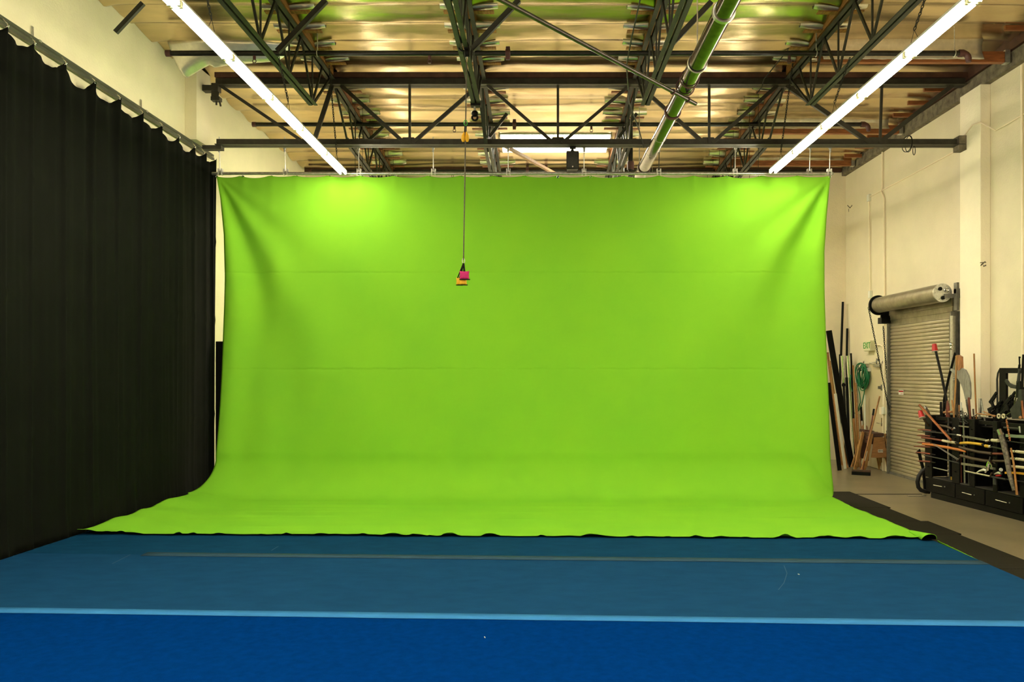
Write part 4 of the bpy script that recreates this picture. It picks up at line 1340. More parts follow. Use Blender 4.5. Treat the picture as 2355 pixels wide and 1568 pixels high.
# speaker hung behind the green cloth's pipe
sp = P(1317, 367, 13.62)
wd, hh = 29 * 13.62 / F, 41 * 13.62 / F
t = thing('loudspeaker', 'black loudspeaker hanging below the girder in front of the roof light', 'speaker', (sp.x, sp.y + 0.1, sp.z - hh / 2))
part(t, 'cabinet', MB().prism([(sp.x - wd / 2, 13.62, sp.z - hh / 2), (sp.x + wd / 2, 13.62, sp.z - hh / 2), (sp.x + wd * 0.40, 13.83, sp.z - hh / 2), (sp.x - wd * 0.40, 13.83, sp.z - hh / 2)], (0, 0, hh)), M_BLACK, bevel=0.01)
part(t, 'grille', MB().box((sp.x - wd * 0.44, 13.612, sp.z - hh * 0.46), (sp.x + wd * 0.44, 13.622, sp.z + hh * 0.46)), mat('grille_mesh', (0.03, 0.028, 0.024), 0.6, var=0.4, scale=60), smooth=False)
part(t, 'badge', MB().tube([(sp.x, 13.605, sp.z - hh * 0.40), (sp.x, 13.613, sp.z - hh * 0.40)], 0.012, 12), M_CHROME)
part(t, 'mount', MB().tube([(sp.x, 13.72, sp.z + hh / 2), (sp.x, 13.72, sp.z + hh / 2 + 0.04), (sp.x, 13.56, GB - 0.03)], 0.018, 10).ball((sp.x, 13.72, sp.z + hh / 2 + 0.03), 0.028).box((sp.x - 0.05, 13.5, GB - 0.03), (sp.x + 0.05, 13.6, GB - 0.008)), M_BLACK)

# ---------------------------------------------------------------- lumber and poles in the back right corner
def onfloor(x, y):
    Z = CH * F / (y - CY)
    return P(x, y, Z)
def board(name, label, cat, top, Zt, bot, wpx, th, m, group='lumber leaning in the back corner'):
    a, b = P(top[0], top[1], Zt), P(bot[0], CY, bot[1])
    w_ = wpx * b.y / F
    b.z = w_ * 0.12
    mb = MB().bar(b, a, th, w_, (1, 0, 0))
    lo = min(p.z for p in mb.v)
    for p in mb.v:
        p.z += max(0.0, 0.002 - lo)
    return solo(name, mb, m, label, cat, group, smooth=False, bevel=0.003)
board('plank', 'wide black plank leaning at the edge of the green cloth', 'plank', (1906, 760), 17.75, (1959, 17.55), 13, 0.04, M_BWOOD)
board('plank', 'black board with scuffed face lowest behind the green cloth edge', 'plank', (1905, 880), 17.15, (1931, 16.95), 9, 0.03, M_BWOOD)
board('plank', 'tan board leaning nearest the green cloth edge', 'plank', (1903, 810), 18.15, (1936, 17.95), 5, 0.03, M_PLY)
board('plank', 'pale pine board leaning beside the tan board', 'plank', (1908, 830), 18.05, (1940, 17.85), 4, 0.03, M_PINE)
board('plank', 'short white-faced board among the tan boards', 'plank', (1921, 905), 17.45, (1944, 17.25), 6, 0.02, M_WHITE)
board('plank', 'short pine board leaning against the wide black plank', 'plank', (1926, 960), 17.58, (1948, 17.38), 5, 0.03, M_PINE)

def rod(name, label, cat, pts, r, m, group=None, n=12, floor=True):
    q = [P(*p) for p in pts[:-1]]
    q.append(onfloor(*pts[-1][:2]) if floor else P(*pts[-1]))
    if floor:
        q[-1].z = r * 0.6
    return solo(name, MB().tube(q, r, n), m, label, cat, group)
def metal_tube(label, x0, y0, Z0, x1, y1):
    return rod('silver_tube', label, 'tube', [(x0, y0, Z0), (x1, y1)], 0.052, M_CHROME, 'silver tubes in the back corner', 20)
metal_tube('shorter-looking silver tube leaning beside the wide black plank', 1938, 818, 18.72, 1951, 1062)
metal_tube('silver tube leaning nearer the green hose', 1951, 818, 18.5, 1968, 1065)
rod('black_pole', 'tallest black pole standing in the back corner', 'pole', [(1938.5, 694, 19.0), (1931, 905, 18.95), (1927, 1059)], 0.026, M_BLACK, 'black poles in the back corner')
rod('black_pole', 'black pole rising behind the silver tubes, second tallest', 'pole', [(1948.5, 755, 18.9), (1944, 1058.5)], 0.026, M_BLACK, 'black poles in the back corner')
rod('black_pole', 'short black stick leaning right of the silver tubes', 'pole', [(1957, 812, 18.2), (1967, 1067)], 0.02, M_BLACK, 'black poles in the back corner')
rod('black_pole', 'slim black stick leaning left of the silver tubes', 'pole', [(1931, 815, 18.8), (1934, 1066)], 0.016, M_BLACK, 'black poles in the back corner')
pd = thing('black_paddle', 'black round-headed paddle in front of the silver tubes', 'paddle', onfloor(1948, 1070))
a, b = P(1940, 885, 18.3), onfloor(1948, 1070)
part(pd, 'shaft', MB().tube([a, b + Vector((0, 0, 0.012))], 0.022, 10), M_BLACK)
part(pd, 'round_head', MB().ball(a, 0.045, 14, (1, 0.5, 1)), M_BLACK)
rod('dark_stick', 'dark upright stick in front of the second silver tube', 'stick', [(1947, 868, 18.4), (1954, 1068)], 0.03, M_BLACK, None)
rod('wooden_pole', 'thin brown wooden pole beside the silver tubes', 'pole', [(1962, 840, 17.8), (1976, 1075)], 0.017, M_HONEY, None)
rod('wooden_pole', 'thin brown pole leaning under the hanging hose loop', 'pole', [(1968, 880, 17.4), (1979, 1079)], 0.015, M_PLY, None)
rod('white_pipe', 'white pipe standing beside the hinged door', 'pipe', [(1989, 908, 17.7), (1990, 1074)], 0.022, M_WHITE)
# yellow level label and shovel
board('plank', 'short pine offcut leaning below the hose loop', 'plank', (1963, 962), 17.75, (1972, 17.65), 5, 0.03, M_PINE)
t = thing('garden_shovel', 'upturned wooden paddle with white shaft and black grip by the sawhorses', 'shovel', onfloor(1988, 1072))
a, b = P(1980, 935, 17.95), onfloor(1989, 1069)
part(t, 'shaft', MB().tube([a.lerp(b, 0.2), b], 0.014, 10), M_WHITE)
part(t, 'grip', MB().tube([a, a.lerp(b, 0.24)], 0.022, 10), M_BLACK)
part(t, 'blade', MB().bar(P(1980, 952, 18.0), P(1984, 1006, 18.0), 0.055, 0.02), M_PLY, bevel=0.004)
t = thing('block_on_peg', 'round pale wooden block behind the dark sawhorse', 'block', P(1988, 985, 17.83))
part(t, 'disc', MB().tube([P(1988, 982, 17.8), P(1988, 982, 17.86)], 0.055, 18), M_PLY)
part(t, 'post', MB().tube([P(1988, 982, 17.83), (P(1988, 982, 17.83).x, 17.83, 0.0)], 0.02, 8), M_PLY)

# sawhorses
def sawhorse(name, label, X, Y, wide=0.40, h=0.80, run=0.5, m=M_PINE, gm=M_PLY, front=True):
    t = thing(name, label, 'sawhorse', (X, Y, 0), 'wooden sawhorses')
    tw = 0.20
    part(t, 'beam', MB().box((X - tw / 2, Y - 0.02, h - 0.07), (X + tw / 2, Y + run, h)), M_DKWOOD, bevel=0.006)
    for y in (Y, Y + run - 0.05):
        for s in (-1, 1):
            part(t, 'leg', MB().bar((X + s * (wide / 2 + 0.06), y, 0.004), (X + s * (tw / 2 + 0.036), y, h - 0.01), 0.035, 0.055, (1, 0, 0)), m, bevel=0.003)
    for y in ((Y - 0.03,) if front else ()):
        part(t, 'gusset', MB().prism([(X - tw / 2 - 0.06, y, h - 0.49), (X + tw / 2 + 0.06, y, h - 0.49), (X + tw / 2 + 0.0, y, h - 0.08), (X - tw / 2 + 0.0, y, h - 0.08)], (0, 0.012, 0)), gm, smooth=False)
    return t
SH = []
for k, (lab, dy, dz) in enumerate((('light wooden sawhorse with white label, topmost of the nested stack', 0.0, 0.16), ('light wooden sawhorse nested in the middle of the stack', 0.055, 0.08), ('lowest light wooden sawhorse of the nested stack', 0.11, 0.0))):
    t = sawhorse('sawhorse', lab, 6.81, 16.62 + dy, h=0.64, front=(k == 0))
    t.location.z += dz
    SH.append(t)
sh = SH[0]
mb = MB().box((6.785, 16.586, 0.255), (6.885, 16.589, 0.315))
part(sh, 'label_sticker', mb, M_WHITE, 'white sticker with dark bars', smooth=False).location.z += 0.16
mb = MB()
for k, (u0, u1) in enumerate(((.08, .13), (.20, .24), (.30, .40), (.48, .52), (.60, .66), (.75, .79), (.86, .93))):
    mb.box((6.785 + 0.1 * u0, 16.584, 0.27), (6.785 + 0.1 * u1, 16.587, 0.305))
part(sh, 'sticker_bars', mb, M_BLACK, smooth=False).location.z += 0.16
# the dark one, seen on its slanted legs
t = thing('sawhorse', 'dark-topped sawhorse with slanting stacked legs beside the broom', 'sawhorse', (6.72, 17.4, 0), 'wooden sawhorses')
a, b = P(1983, 990, 17.45), P(2004, 993, 17.45)
part(t, 'beam', MB().bar(a, b, 0.30, 0.06), M_DKWOOD, bevel=0.005)
for (p, q) in (((1986, 991), (1958, 1068)), ((1993, 1000), (1964, 1071)), ((1999, 1010), (1971, 1074)), ((2003, 1004), (1992, 1078))):
    f = P(q[0], CY, 17.38)
    f.z = 0.03
    part(t, 'leg', MB().bar(f, P(p[0], p[1], 17.42), 0.035, 0.034, (1, 0, 0)), M_PINE, bevel=0.003)
part(t, 'gusset', MB().prism([P(1988, 1000, 17.34), P(2004, 1000, 17.34), P(1998, 1060, 17.34), P(1974, 1050, 17.34)], (0, 0.015, 0)), M_DKWOOD, smooth=False)
# brooms
def broom(label, top, Zt, bot, hm, hr, head=True):
    b = onfloor(*bot)
    a = P(top[0], top[1], Zt)
    t = thing('push_broom', label, 'broom', (b.x, b.y, 0), 'brooms')
    part(t, 'handle', MB().tube([a, b + Vector((0, 0, 0.06))], hr, 10), hm)
    return t, a, b
t, a, b = broom('push broom with orange wooden handle leaning across the sawhorses', (2023, 911), 16.5, (1980, 1092), M_HONEY, 0.016)
part(t, 'head', MB().bar((b.x - 0.16, b.y + 0.05, 0.085), (b.x + 0.14, b.y - 0.12, 0.085), 0.06, 0.04), M_DKWOOD, bevel=0.005)
part(t, 'bristles', MB().bar((b.x - 0.16, b.y + 0.05, 0.034), (b.x + 0.14, b.y - 0.12, 0.034), 0.07, 0.064), M_BLACK)
p = a.lerp(b, 0.78)
part(t, 'tape_wrap', MB().tube([a.lerp(b, 0.70), a.lerp(b, 0.82)], 0.018, 10), M_WHITE, 'white tape on the handle')
t, a, b = broom('broom with dark red handle and black grip behind the orange one', (2010, 940), 16.56, (1984, 1089), M_LACQ, 0.014)
part(t, 'grip', MB().tube([a, a.lerp(b, 0.10)], 0.02, 10), M_BLACK)
part(t, 'head', MB().box((b.x - 0.13, b.y - 0.02, 0.0), (b.x + 0.02, b.y + 0.05, 0.07)), M_REDP, bevel=0.01)

# loose cord and a silver threshold on the floor beyond the joint strip
solo('silver_strip', MB().bar((6.02, 13.52, 0.006), (6.32, 13.56, 0.006), 0.05, 0.008), M_GALV, 'short silver strip on the concrete at the foot of the black cabinet', 'strip', smooth=False)
# ---------------------------------------------------------------- black prop cabinet
CA = Vector((6.31, 13.43, 0))
CD = Vector((0.1168, -0.9932, 0))           # along the front, towards the camera
CN = Vector((-0.9932, -0.1168, 0))          # out of the front
def cab(s, w, z):
    """s along the front, w out of the front (negative: into the cabinet), z height"""
    return CA + CD * s + CN * w + Vector((0, 0, z))
def C(x, y, off=0.0):
    """point seen at a photograph position on the plane off metres in front of the cabinet front"""
    Z = (CA.x + 0.1176 * CA.y - off * 1.007) / ((x - CX) / F + 0.1176)
    return P(x, y, Z)
def cs(x):
    return (C(x, 0) - CA).dot(CD)
def cbox(mb, s0, s1, w0, w1, z0, z1):
    return mb.prism([cab(s0, w0, z0), cab(s1, w0, z0), cab(s1, w1, z0), cab(s0, w1, z0)], (0, 0, z1 - z0))
S_END = 2.72
DEP = -0.40
ct = thing('prop_cabinet', 'long low black wooden cabinet holding swords and sticks along the right wall', 'cabinet', cab(S_END / 2, DEP / 2, 0))
M_BW2 = mat('worn_black_wood', (0.006, 0.0058, 0.0045), 0.5, spec=0.12, var=0.5, scale=9, bump=0.15)
part(ct, 'toe_kick', cbox(MB(), 0.05, S_END, DEP, -0.015, 0.0, 0.09), M_BLACK, smooth=False)
part(ct, 'base', cbox(MB(), -0.03, S_END, DEP, -0.02, 0.09, 0.325), M_BWOOD, bevel=0.004)
part(ct, 'back_panel', cbox(MB(), -0.03, S_END, DEP, DEP + 0.015, 0.325, 1.34), M_BLACK, smooth=False)
xb = [(2127, 2143), (2189, 2206), (2229, 2241), (2283, 2293), (2345, 2356)]
for a, b in xb:
    s0, s1 = cs(a), cs(b)
    mb = cbox(MB(), s0, s1, -0.022, 0.0, 0.325, 1.33)
    cbox(mb, s0, s0 + 0.02, DEP + 0.015, -0.022, 0.325, 1.33)
    d = part(ct, 'upright_panel', mb, M_BW2, bevel=0.003)
    for k in range(5):                      # peg holes with half-round lips
        z = 0.50 + 0.17 * k
        sc_ = lerp(s0, s1, 0.6)
        part(d, 'peg', MB().tube([cab(sc_, 0.0, z), cab(sc_, 0.022, z), cab(sc_, 0.028, z + 0.012)], 0.008, 8), M_BLACK)
for a, b in zip(xb, xb[1:]):
    s0, s1 = cs(a[1]), cs(b[0])
    part(ct, 'shelf', cbox(MB(), s0, s1, DEP + 0.015, -0.01, 0.325, 0.34), mat('dusty_shelf', (0.03, 0.027, 0.02), 0.7), smooth=False)
    part(ct, 'top_rail', cbox(MB(), s0 - 0.02, s1 + 0.02, -0.10, -0.08, 1.26, 1.32), M_BW2, bevel=0.004)
    part(ct, 'top_tray', cbox(MB(), s0, s1, DEP + 0.015, -0.10, 1.22, 1.235), M_BWOOD, smooth=False)
dr = [(2129, 2196), (2197, 2264), (2266, 2352)]
hd = [(2147, 2167, 1115, 1119), (2213, 2235, 1132, 1138), (2290, 2316, 1149, 1156)]
for (a, b), (h0, h1, y0, y1) in zip(dr, hd):
    s0, s1 = cs(a) + 0.004, cs(b) - 0.004
    d = part(ct, 'drawer', cbox(MB(), s0, s1, -0.02, 0.0, 0.10, 0.315), M_BWOOD, bevel=0.004)
    p, q = C(h0, y0, 0.03), C(h1, y1, 0.03)
    e = (q - p).normalized()
    mb = MB().tube([p, q], 0.008, 8)
    for t in (0.2, 0.8):
        c = p.lerp(q, t)
        mb.tube([c, c - CN * 0.03], 0.006, 6)
    part(d, 'handle', mb, M_CHROME)
    c = C(h1 + 6, y1, 0.0)
    part(d, 'lock', MB().tube([c, c + CN * 0.006], 0.010, 10), M_GALV)

def prop(name, label, cat, segs, group=None, n=8):
    """a prop lying along the cabinet: (part, [(x, y, off)...], radius or (w, h), material)"""
    pts0 = segs[0][1]
    root = None
    allp = [C(*p) for s in segs for p in s[1]]
    lo = min(allp, key=lambda p: p.z)
    root = thing(name, label, cat, lo, group)
    for pn, pts, r, m in segs:
        q = [C(*p) for p in pts]
        mb = MB()
        if isinstance(r, tuple) and len(r) == 2 and not isinstance(r[0], list):
            for a, b in zip(q, q[1:]):
                mb.bar(a, b, r[0], r[1], CN if r[0] > r[1] else (0, 0, 1))
        else:
            mb.tube(q, r, n)
        part(root, pn, mb, m)
    return root
GS = 'swords and sticks on the cabinet front'
O = 0.065
prop('sword', 'sword with red-brown grip and cream wrapped sheath on the left of the cabinet', 'sword', [
    ('handle', [(2120, 1006, O), (2145, 1009, O), (2167, 1013, O)], 0.016, M_LACQ),
    ('wrapped_sheath', [(2168, 1013, O), (2184, 1016, O), (2198, 1018, O)], 0.021, M_CREAMW),
    ('tip', [(2198, 1018, O), (2225, 1024, O)], 0.015, M_BLACK)], GS)
prop('wooden_sword', 'curved bright orange wooden sword across the left of the cabinet', 'sword', [
    ('blade', [(2122, 1021, O), (2145, 1023, O), (2180, 1029, O), (2210, 1035, O), (2221, 1039, O)], [0.016, 0.02, 0.022, 0.021, 0.01], mat('orange_wooden', (0.52, 0.16, 0.02), 0.35, var=0.25))], GS)
prop('sword', 'sword with bright yellow grip in the middle of the cabinet', 'sword', [
    ('grip', [(2209, 1019, O), (2225, 1018, O), (2245, 1020, O), (2259, 1022, O)], 0.020, M_YELP),
    ('collar', [(2266, 1025, O), (2276, 1027, O)], 0.022, M_YELP),
    ('guard', [(2276, 1027, O), (2281, 1026, O)], 0.026, M_CHROME),
    ('blade', [(2259, 1022, O), (2267, 1025, O)], 0.014, M_BLACK),
    ('point', [(2281, 1027, O), (2312, 1034, O)], (0.008, 0.02), M_GREY)], GS)
prop('scabbard', 'upper of two brown curved scabbards below the yellow grip', 'scabbard', [
    ('sheath', [(2207, 1028, O), (2225, 1033, O), (2250, 1039, O), (2281, 1043, O)], 0.022, M_SCAB),
    ('grip', [(2284, 1043, O), (2310, 1044, O)], 0.016, M_LACQ)], GS)
prop('scabbard', 'lower of two brown curved scabbards with a ring guard', 'scabbard', [
    ('sheath', [(2210, 1047, O), (2235, 1054, O), (2262, 1059, O), (2280, 1061, O)], 0.024, M_SCAB),
    ('ring_guard', [(2284, 1057, O), (2288, 1066, O), (2284, 1062, O)], 0.012, M_SCAB),
    ('grip', [(2284, 1060, O), (2316, 1060, O)], 0.017, M_SCAB)], GS)
prop('sword', 'straight steel sword with cream grip high on the cabinet front', 'sword', [
    ('blade', [(2213, 1003, O), (2240, 1007, O), (2268, 1012, O)], (0.010, 0.030), M_STEELW),
    ('cap', [(2202, 1000, O), (2212, 1002, O)], 0.018, M_CHROME),
    ('guard', [(2268, 1014, O), (2277, 1012, O)], 0.020, M_CHROME),
    ('grip', [(2281, 1012, O), (2291, 1013, O)], 0.022, M_CREAMW),
    ('pommel', [(2291, 1013, O), (2297, 1013, O)], 0.024, M_CREAMW)], GS)
prop('sword', 'slim silver sword above the horn-shaped blade', 'sword', [
    ('blade', [(2211, 1066, O), (2240, 1070, O), (2290, 1078, O)], (0.010, 0.034), M_STEELW)], GS)
prop('sword', 'thin dark rapier low on the left of the cabinet', 'sword', [
    ('blade', [(2126, 1047, O), (2165, 1055, O), (2206, 1065, O)], 0.010, M_GREY)], GS)
prop('sword', 'short thin blade above the cabinet drawers on the left', 'sword', [
    ('blade', [(2147, 1075, O), (2182, 1083, O)], 0.010, M_STEELW)], GS)
prop('sword', 'dark sword with pale metal tip near the top left of the cabinet', 'sword', [
    ('blade', [(2123, 991, O), (2160, 995, O), (2200, 1000, O)], 0.012, M_GREY),
    ('knob', [(2173, 993, O + .02), (2178, 995, O + .02)], 0.028, M_CHROME)], GS)
prop('dagger', 'dark curved dagger with silver end below the top rail', 'dagger', [
    ('sheath', [(2160, 978, 0.055), (2178, 981, 0.055), (2190, 986, 0.055)], 0.020, M_SCAB),
    ('pommel', [(2190, 988, 0.055), (2195, 984, 0.055)], 0.016, M_CHROME)], GS)
prop('bow_string', 'thin pale rod slanting down from the orange wooden sword', 'rod', [
    ('rod', [(2146, 1021, 0.10), (2202, 1057, 0.10)], 0.0045, M_STEELW),
    ('rod', [(2149, 1021, 0.10), (2205, 1056, 0.10)], 0.0035, M_STEELW),
    ('cross_tip', [(2199, 1061, 0.09), (2208, 1052, 0.09)], 0.008, M_SCAB)], GS)
prop('copper_stick', 'thick copper-brown stick slanting down across the cabinet corner', 'stick', [
    ('shaft', [(2114, 931, 0.20), (2150, 971, 0.14), (2187, 1012, 0.14)], 0.019, M_COPPER)], GS)
for i_, (x0, y0, x1, y1, lab) in enumerate((
        (2111, 988, 2142, 990, 'red-brown sword end sticking out highest at the cabinet end'),
        (2109, 1001, 2140, 1003, 'red-brown sword end, second from the top at the cabinet end'),
        (2110, 1017, 2140, 1019, 'red-brown sword end just under the cream-sheathed sword'),
        (2102, 1026, 2140, 1028, 'longest red-brown sword end at the cabinet end'),
        (2107, 1040, 2140, 1044, 'red-brown sword end above the black hooked tool'),
        (2112, 1060, 2140, 1062, 'lowest red-brown sword end at the cabinet end'))):
    prop('sword', lab, 'sword', [('grip', [(x0, y0, 0.045), ((x0 + x1) / 2, (y0 + y1) / 2 - 0.5, 0.045), (x1, y1, 0.045)], [0.009, 0.014, 0.013], M_LACQ),
                                 ('sheath', [(x1, y1, 0.045), (x1 + 12, y1 + 2, 0.045)], 0.010, M_BLACK)], 'sword ends at the far end of the cabinet')
# right part
prop('sword', 'pale green-grey flat sheath at the right picture edge', 'sword', [('sheath', [(2314, 1001, O), (2336, 1003, O), (2362, 1004, O)], (0.02, 0.040), mat('sage_paint', (0.20, 0.26, 0.17), 0.5))], GS)
prop('sword', 'thin dark sword with silver tassel at the upper right of the cabinet', 'sword', [('sheath', [(2309, 983, O), (2345, 986, O)], 0.014, M_GREY), ('tassel', [(2344, 980, O), (2346, 995, O)], 0.012, M_STEELW)], GS)
for y, lab in ((1038, 'upper cream-tipped sword at the right picture edge'), (1055, 'middle cream-tipped sword at the right picture edge'), (1073, 'lower cream-tipped sword at the right picture edge')):
    prop('sword', lab, 'sword', [('grip', [(2337, y, O), (2362, y + 3, O)], 0.020, M_CREAMW), ('pommel', [(2325, y - 1, O), (2334, y, O)], 0.016, M_CREAMW), ('neck', [(2333, y, O), (2338, y, O)], 0.011, M_BLACK)], GS)
prop('wooden_sword', 'flat yellow wooden sword low at the right picture edge', 'sword', [('blade', [(2312, 1087, 0.10), (2336, 1087, 0.10), (2362, 1090, 0.10)], (0.02, 0.028), mat('amber_wood', (0.55, 0.27, 0.02), 0.4))], GS)
prop('sword', 'thin steel sword low behind the wooden stick', 'sword', [('blade', [(2310, 1013, 0.03), (2362, 1020, 0.03)], 0.008, M_GREY)], GS)
prop('sword', 'thin dark sword above the right-hand drawer', 'sword', [('blade', [(2310, 1101, 0.03), (2362, 1109, 0.03)], 0.009, M_GREY)], GS)
# leaning props in front
prop('carved_club', 'thick mottled grey carved club leaning on the right of the cabinet', 'club', [
    ('shaft', [(2302, 1000, 0.10), (2309, 1022, 0.10), (2316, 1055, 0.11), (2322, 1090, 0.12), (2332, 1128, 0.13)], [0.036, 0.040, 0.036, 0.032, 0.022], mat('mottled_grey', (0.24, 0.20, 0.15), 0.6, var=0.3, scale=22, col2=(0.02, 0.017, 0.013), bump=0.6, bscale=40)),
    ('metal_cap', [(2298, 988, 0.10), (2303, 1001, 0.10)], 0.038, M_CHROME)], GS)
prop('wooden_stick', 'long orange wooden stick leaning right of the carved club', 'stick', [
    ('shaft', [(2325, 1030, 0.14), (2332, 1070, 0.15), (2339, 1138, 0.17)], [0.012, 0.014, 0.016], M_HONEY)], GS)
bd = [(2314.5 + 1.1 * k * 0.75, 966 + 4.6 * k) for k in range(11)]
q = thing('bead_string', 'string of orange beads hanging at the right of the cabinet', 'beads', C(2322, 1014, 0.12), GS)
for k, p in enumerate(bd):
    part(q, 'bead', MB().ball(C(p[0], p[1], 0.12), 0.012 + 0.004 * (k % 2), 8), mat('orange_bead', (0.42, 0.16, 0.05), 0.3))
part(q, 'cord', MB().tube([C(2314, 956, 0.0), C(2314, 962, 0.10), C(2323, 1016, 0.12)], 0.004, 6), M_BLACK)
prop('silver_mask', 'shiny silver mask-like ornament above the horn-shaped blade', 'ornament', [
    ('face', [(2274, 1061, 0.12), (2273, 1066, 0.13), (2272, 1073, 0.13), (2272, 1081, 0.12)], [0.014, 0.026, 0.030, 0.014], M_CHROME),
    ('crest', [(2275, 1062, 0.12), (2280, 1070, 0.12), (2281, 1074, 0.12)], [0.010, 0.016, 0.006], M_CHROME),
    ('stem', [(2277, 1050, 0.10), (2275, 1062, 0.12)], 0.010, M_GREY)], None)
prop('horn_blade', 'white horn-shaped curved blade near the cabinet middle', 'blade', [
    ('horn', [(2244, 1088, 0.12), (2252, 1083, 0.12), (2262, 1080, 0.12), (2269, 1082, 0.12), (2266, 1086, 0.12)], [0.004, 0.012, 0.020, 0.018, 0.012], M_WHITE)], None)
prop('toy_raygun', 'grey ornament with white disc and red base right of the silver mask', 'ornament', [
    ('body', [(2287, 1090, 0.10), (2297, 1087, 0.10), (2303, 1089, 0.10)], [0.010, 0.022, 0.016], M_GALV),
    ('disc', [(2301, 1080, 0.11), (2303, 1080, 0.11)], 0.025, M_WHITE),
    ('red_base', [(2291, 1094, 0.10), (2301, 1093, 0.10)], 0.013, M_REDP)], None)
prop('crossbow', 'dark crossbow-shaped prop hanging over the middle drawer', 'crossbow', [
    ('stock', [(2219, 1084, 0.12), (2250, 1090, 0.12), (2290, 1098, 0.12), (2313, 1102, 0.12)], 0.013, M_GREY),
    ('rail', [(2220, 1083, 0.13), (2278, 1095, 0.13)], 0.010, M_CREAMW),
    ('bow', [(2281, 1087, 0.13), (2277, 1096, 0.13)], 0.012, M_SCAB),
    ('grip', [(2285, 1098, 0.12), (2288, 1104, 0.12), (2288, 1114, 0.12)], [0.012, 0.024, 0.026], M_GREY)], None)
# upright blades and sticks standing in the open bay
for x, y0, y1, m, r, lab in ((2181, 960, 1100, M_GREY, 0.012, 'thin steel rod standing in the left bay of the cabinet'),
                             (2208, 960, 1102, M_LACQ, 0.011, 'thin red-brown stick standing beside the second cabinet panel'),
                             (2216, 955, 1102, M_STEELW, 0.016, 'flat steel blade standing in the narrow cabinet bay'),
                             (2225, 1000, 1105, M_GREY, 0.009, 'thin dark rod standing at the right of the narrow bay')):
    a = C(x, y0, -0.06)
    b = C(x + 3, y1, -0.06)
    solo('standing_rod', MB().tube([a, (b.x, b.y, 0.342)], r, 8), m, lab, 'rod', 'rods standing in the cabinet')
solo('brass_cup', MB().tube([C(2188, 1096, -0.1) * 1, Vector((C(2188, 1096, -0.1).x, C(2188, 1096, -0.1).y, 0.342))], [0.02, 0.028], 14), M_YELP, 'small amber cup on the bottom shelf of the left bay', 'cup')

# hose-like black loop and hooked tool at the far end
def E(x, y, d=0.20):
    return P(x, y, 13.43 + d)
t = thing('black_hose_loop', 'thick black rubber hose loop on the floor at the cabinet end', 'hose', E(2115, 1135))
pts = [E(2128, 1079), E(2120, 1084), E(2113, 1095), E(2110, 1108), E(2112, 1120), E(2118, 1127), E(2128, 1130), E(2138, 1131)]
part(t, 'hose', MB().tube(pts, 0.034, 12), M_RUBBER)
t = thing('black_hook_tool', 'black hooked tool standing behind the hose loop', 'tool', E(2130, 1130))
part(t, 'shaft', MB().tube([E(2113, 1036, 0.35), E(2118, 1060, 0.35), E(2124, 1080, 0.35), Vector((E(2128, 1100, 0.35).x, E(2128, 1100, 0.35).y, 0.02))], 0.026, 10), M_BLACK)
part(t, 'claw', MB().prism([E(2107, 1041, 0.33), E(2116, 1032, 0.33), E(2119, 1042, 0.33), E(2112, 1044, 0.33)], (0, 0.03, 0)), M_BLACK, smooth=False)

# ---------------------------------------------------------------- things standing on and behind the cabinet top
T = -0.22
TRAY = 1.236
def up(name, label, cat, segs, group=None, n=8, seat=True):
    """like prop, and its lowest point is carried down to the tray"""
    r = prop(name, label, cat, segs, group, n)
    return r
def foot(x, y, off):
    p = C(x, y, off)
    return p
def stand(name, label, cat, pts, r, m, group='poles standing on the cabinet', pn='shaft'):
    q = [C(*p) for p in pts]
    d = (q[-1] - q[-2]).normalized()
    if d.z < -0.2:
        k = (q[-1].z - (TRAY + 0.01)) / -d.z
        q[-1] = q[-1] + d * k
    t = thing(name, label, cat, (q[-1].x, q[-1].y, TRAY), group)
    part(t, pn, MB().tube(q, r, 10), m)
    return t, q
def cup(x, y, x2, y2, off, label, carrier_off=0.0):
    a, b = C(x, y, off), C(x2, y2, off)
    t = thing('red_cup', label, 'cup', b, 'red plastic cups')
    mb = MB().tube([a, a.lerp(b, 0.06), b.lerp(a, 0.06), b], [0.034, 0.036, 0.048, 0.050], 20)
    part(t, 'cup_wall', mb, M_REDP)
    part(t, 'rim', MB().tube([b.lerp(a, 0.03), b + (b - a) * 0.02], 0.052, 20), M_WHITE, 'pale rim')
    return t
t, q = stand('black_pole', 'black pole topped with a red cup above the cabinet', 'pole', [(2152, 807, T), (2165, 862, T), (2176, 915, T), (2179, 950, T)], 0.020, M_BLACK)
cup(2148.5, 791, 2150.5, 808, T, 'upside-down red plastic cup on top of the tall black pole')
stand('black_pole', 'black pole crossing behind the cup-topped pole', 'pole', [(2197, 811, T - 0.06), (2182, 868, T - 0.06), (2171, 920, T - 0.06), (2170, 952, T - 0.06)], 0.020, M_BLACK)
cup(2116, 945, 2121, 961, 0.16, 'tilted red plastic cup on the short brown stick at the cabinet corner')
prop('brown_stick', 'short brown stick under the tilted red cup', 'stick', [('shaft', [(2119, 954, 0.16), (2128, 969, 0.10), (2136, 980, 0.03)], 0.017, M_SCAB)])
prop('ornate_hilt', 'small ornate hilt sticking up behind the copper stick', 'hilt', [('grip', [(2128, 937, 0.0), (2134, 945, 0.0), (2139, 958, -0.02)], [0.012, 0.017, 0.020], M_SCAB), ('cap', [(2127, 935, 0.0), (2131, 940, 0.0)], 0.018, M_STEELW)])
stand('wooden_stick', 'pale wooden stick standing left of the big silver blade', 'stick', [(2200, 818, T + 0.05), (2198, 880, T + 0.05), (2194, 952, T + 0.05)], 0.013, M_PINE)
stand('wooden_stick', 'short pale stick left of the tall wooden stick', 'stick', [(2189, 920, T), (2193, 950, T)], 0.013, M_PINE)
stand('wooden_pole', 'slender brown wooden pole standing alone in front of the wall pier', 'pole', [(2240, 813, T), (2242, 880, T), (2245, 950, T)], 0.012, M_HONEY)
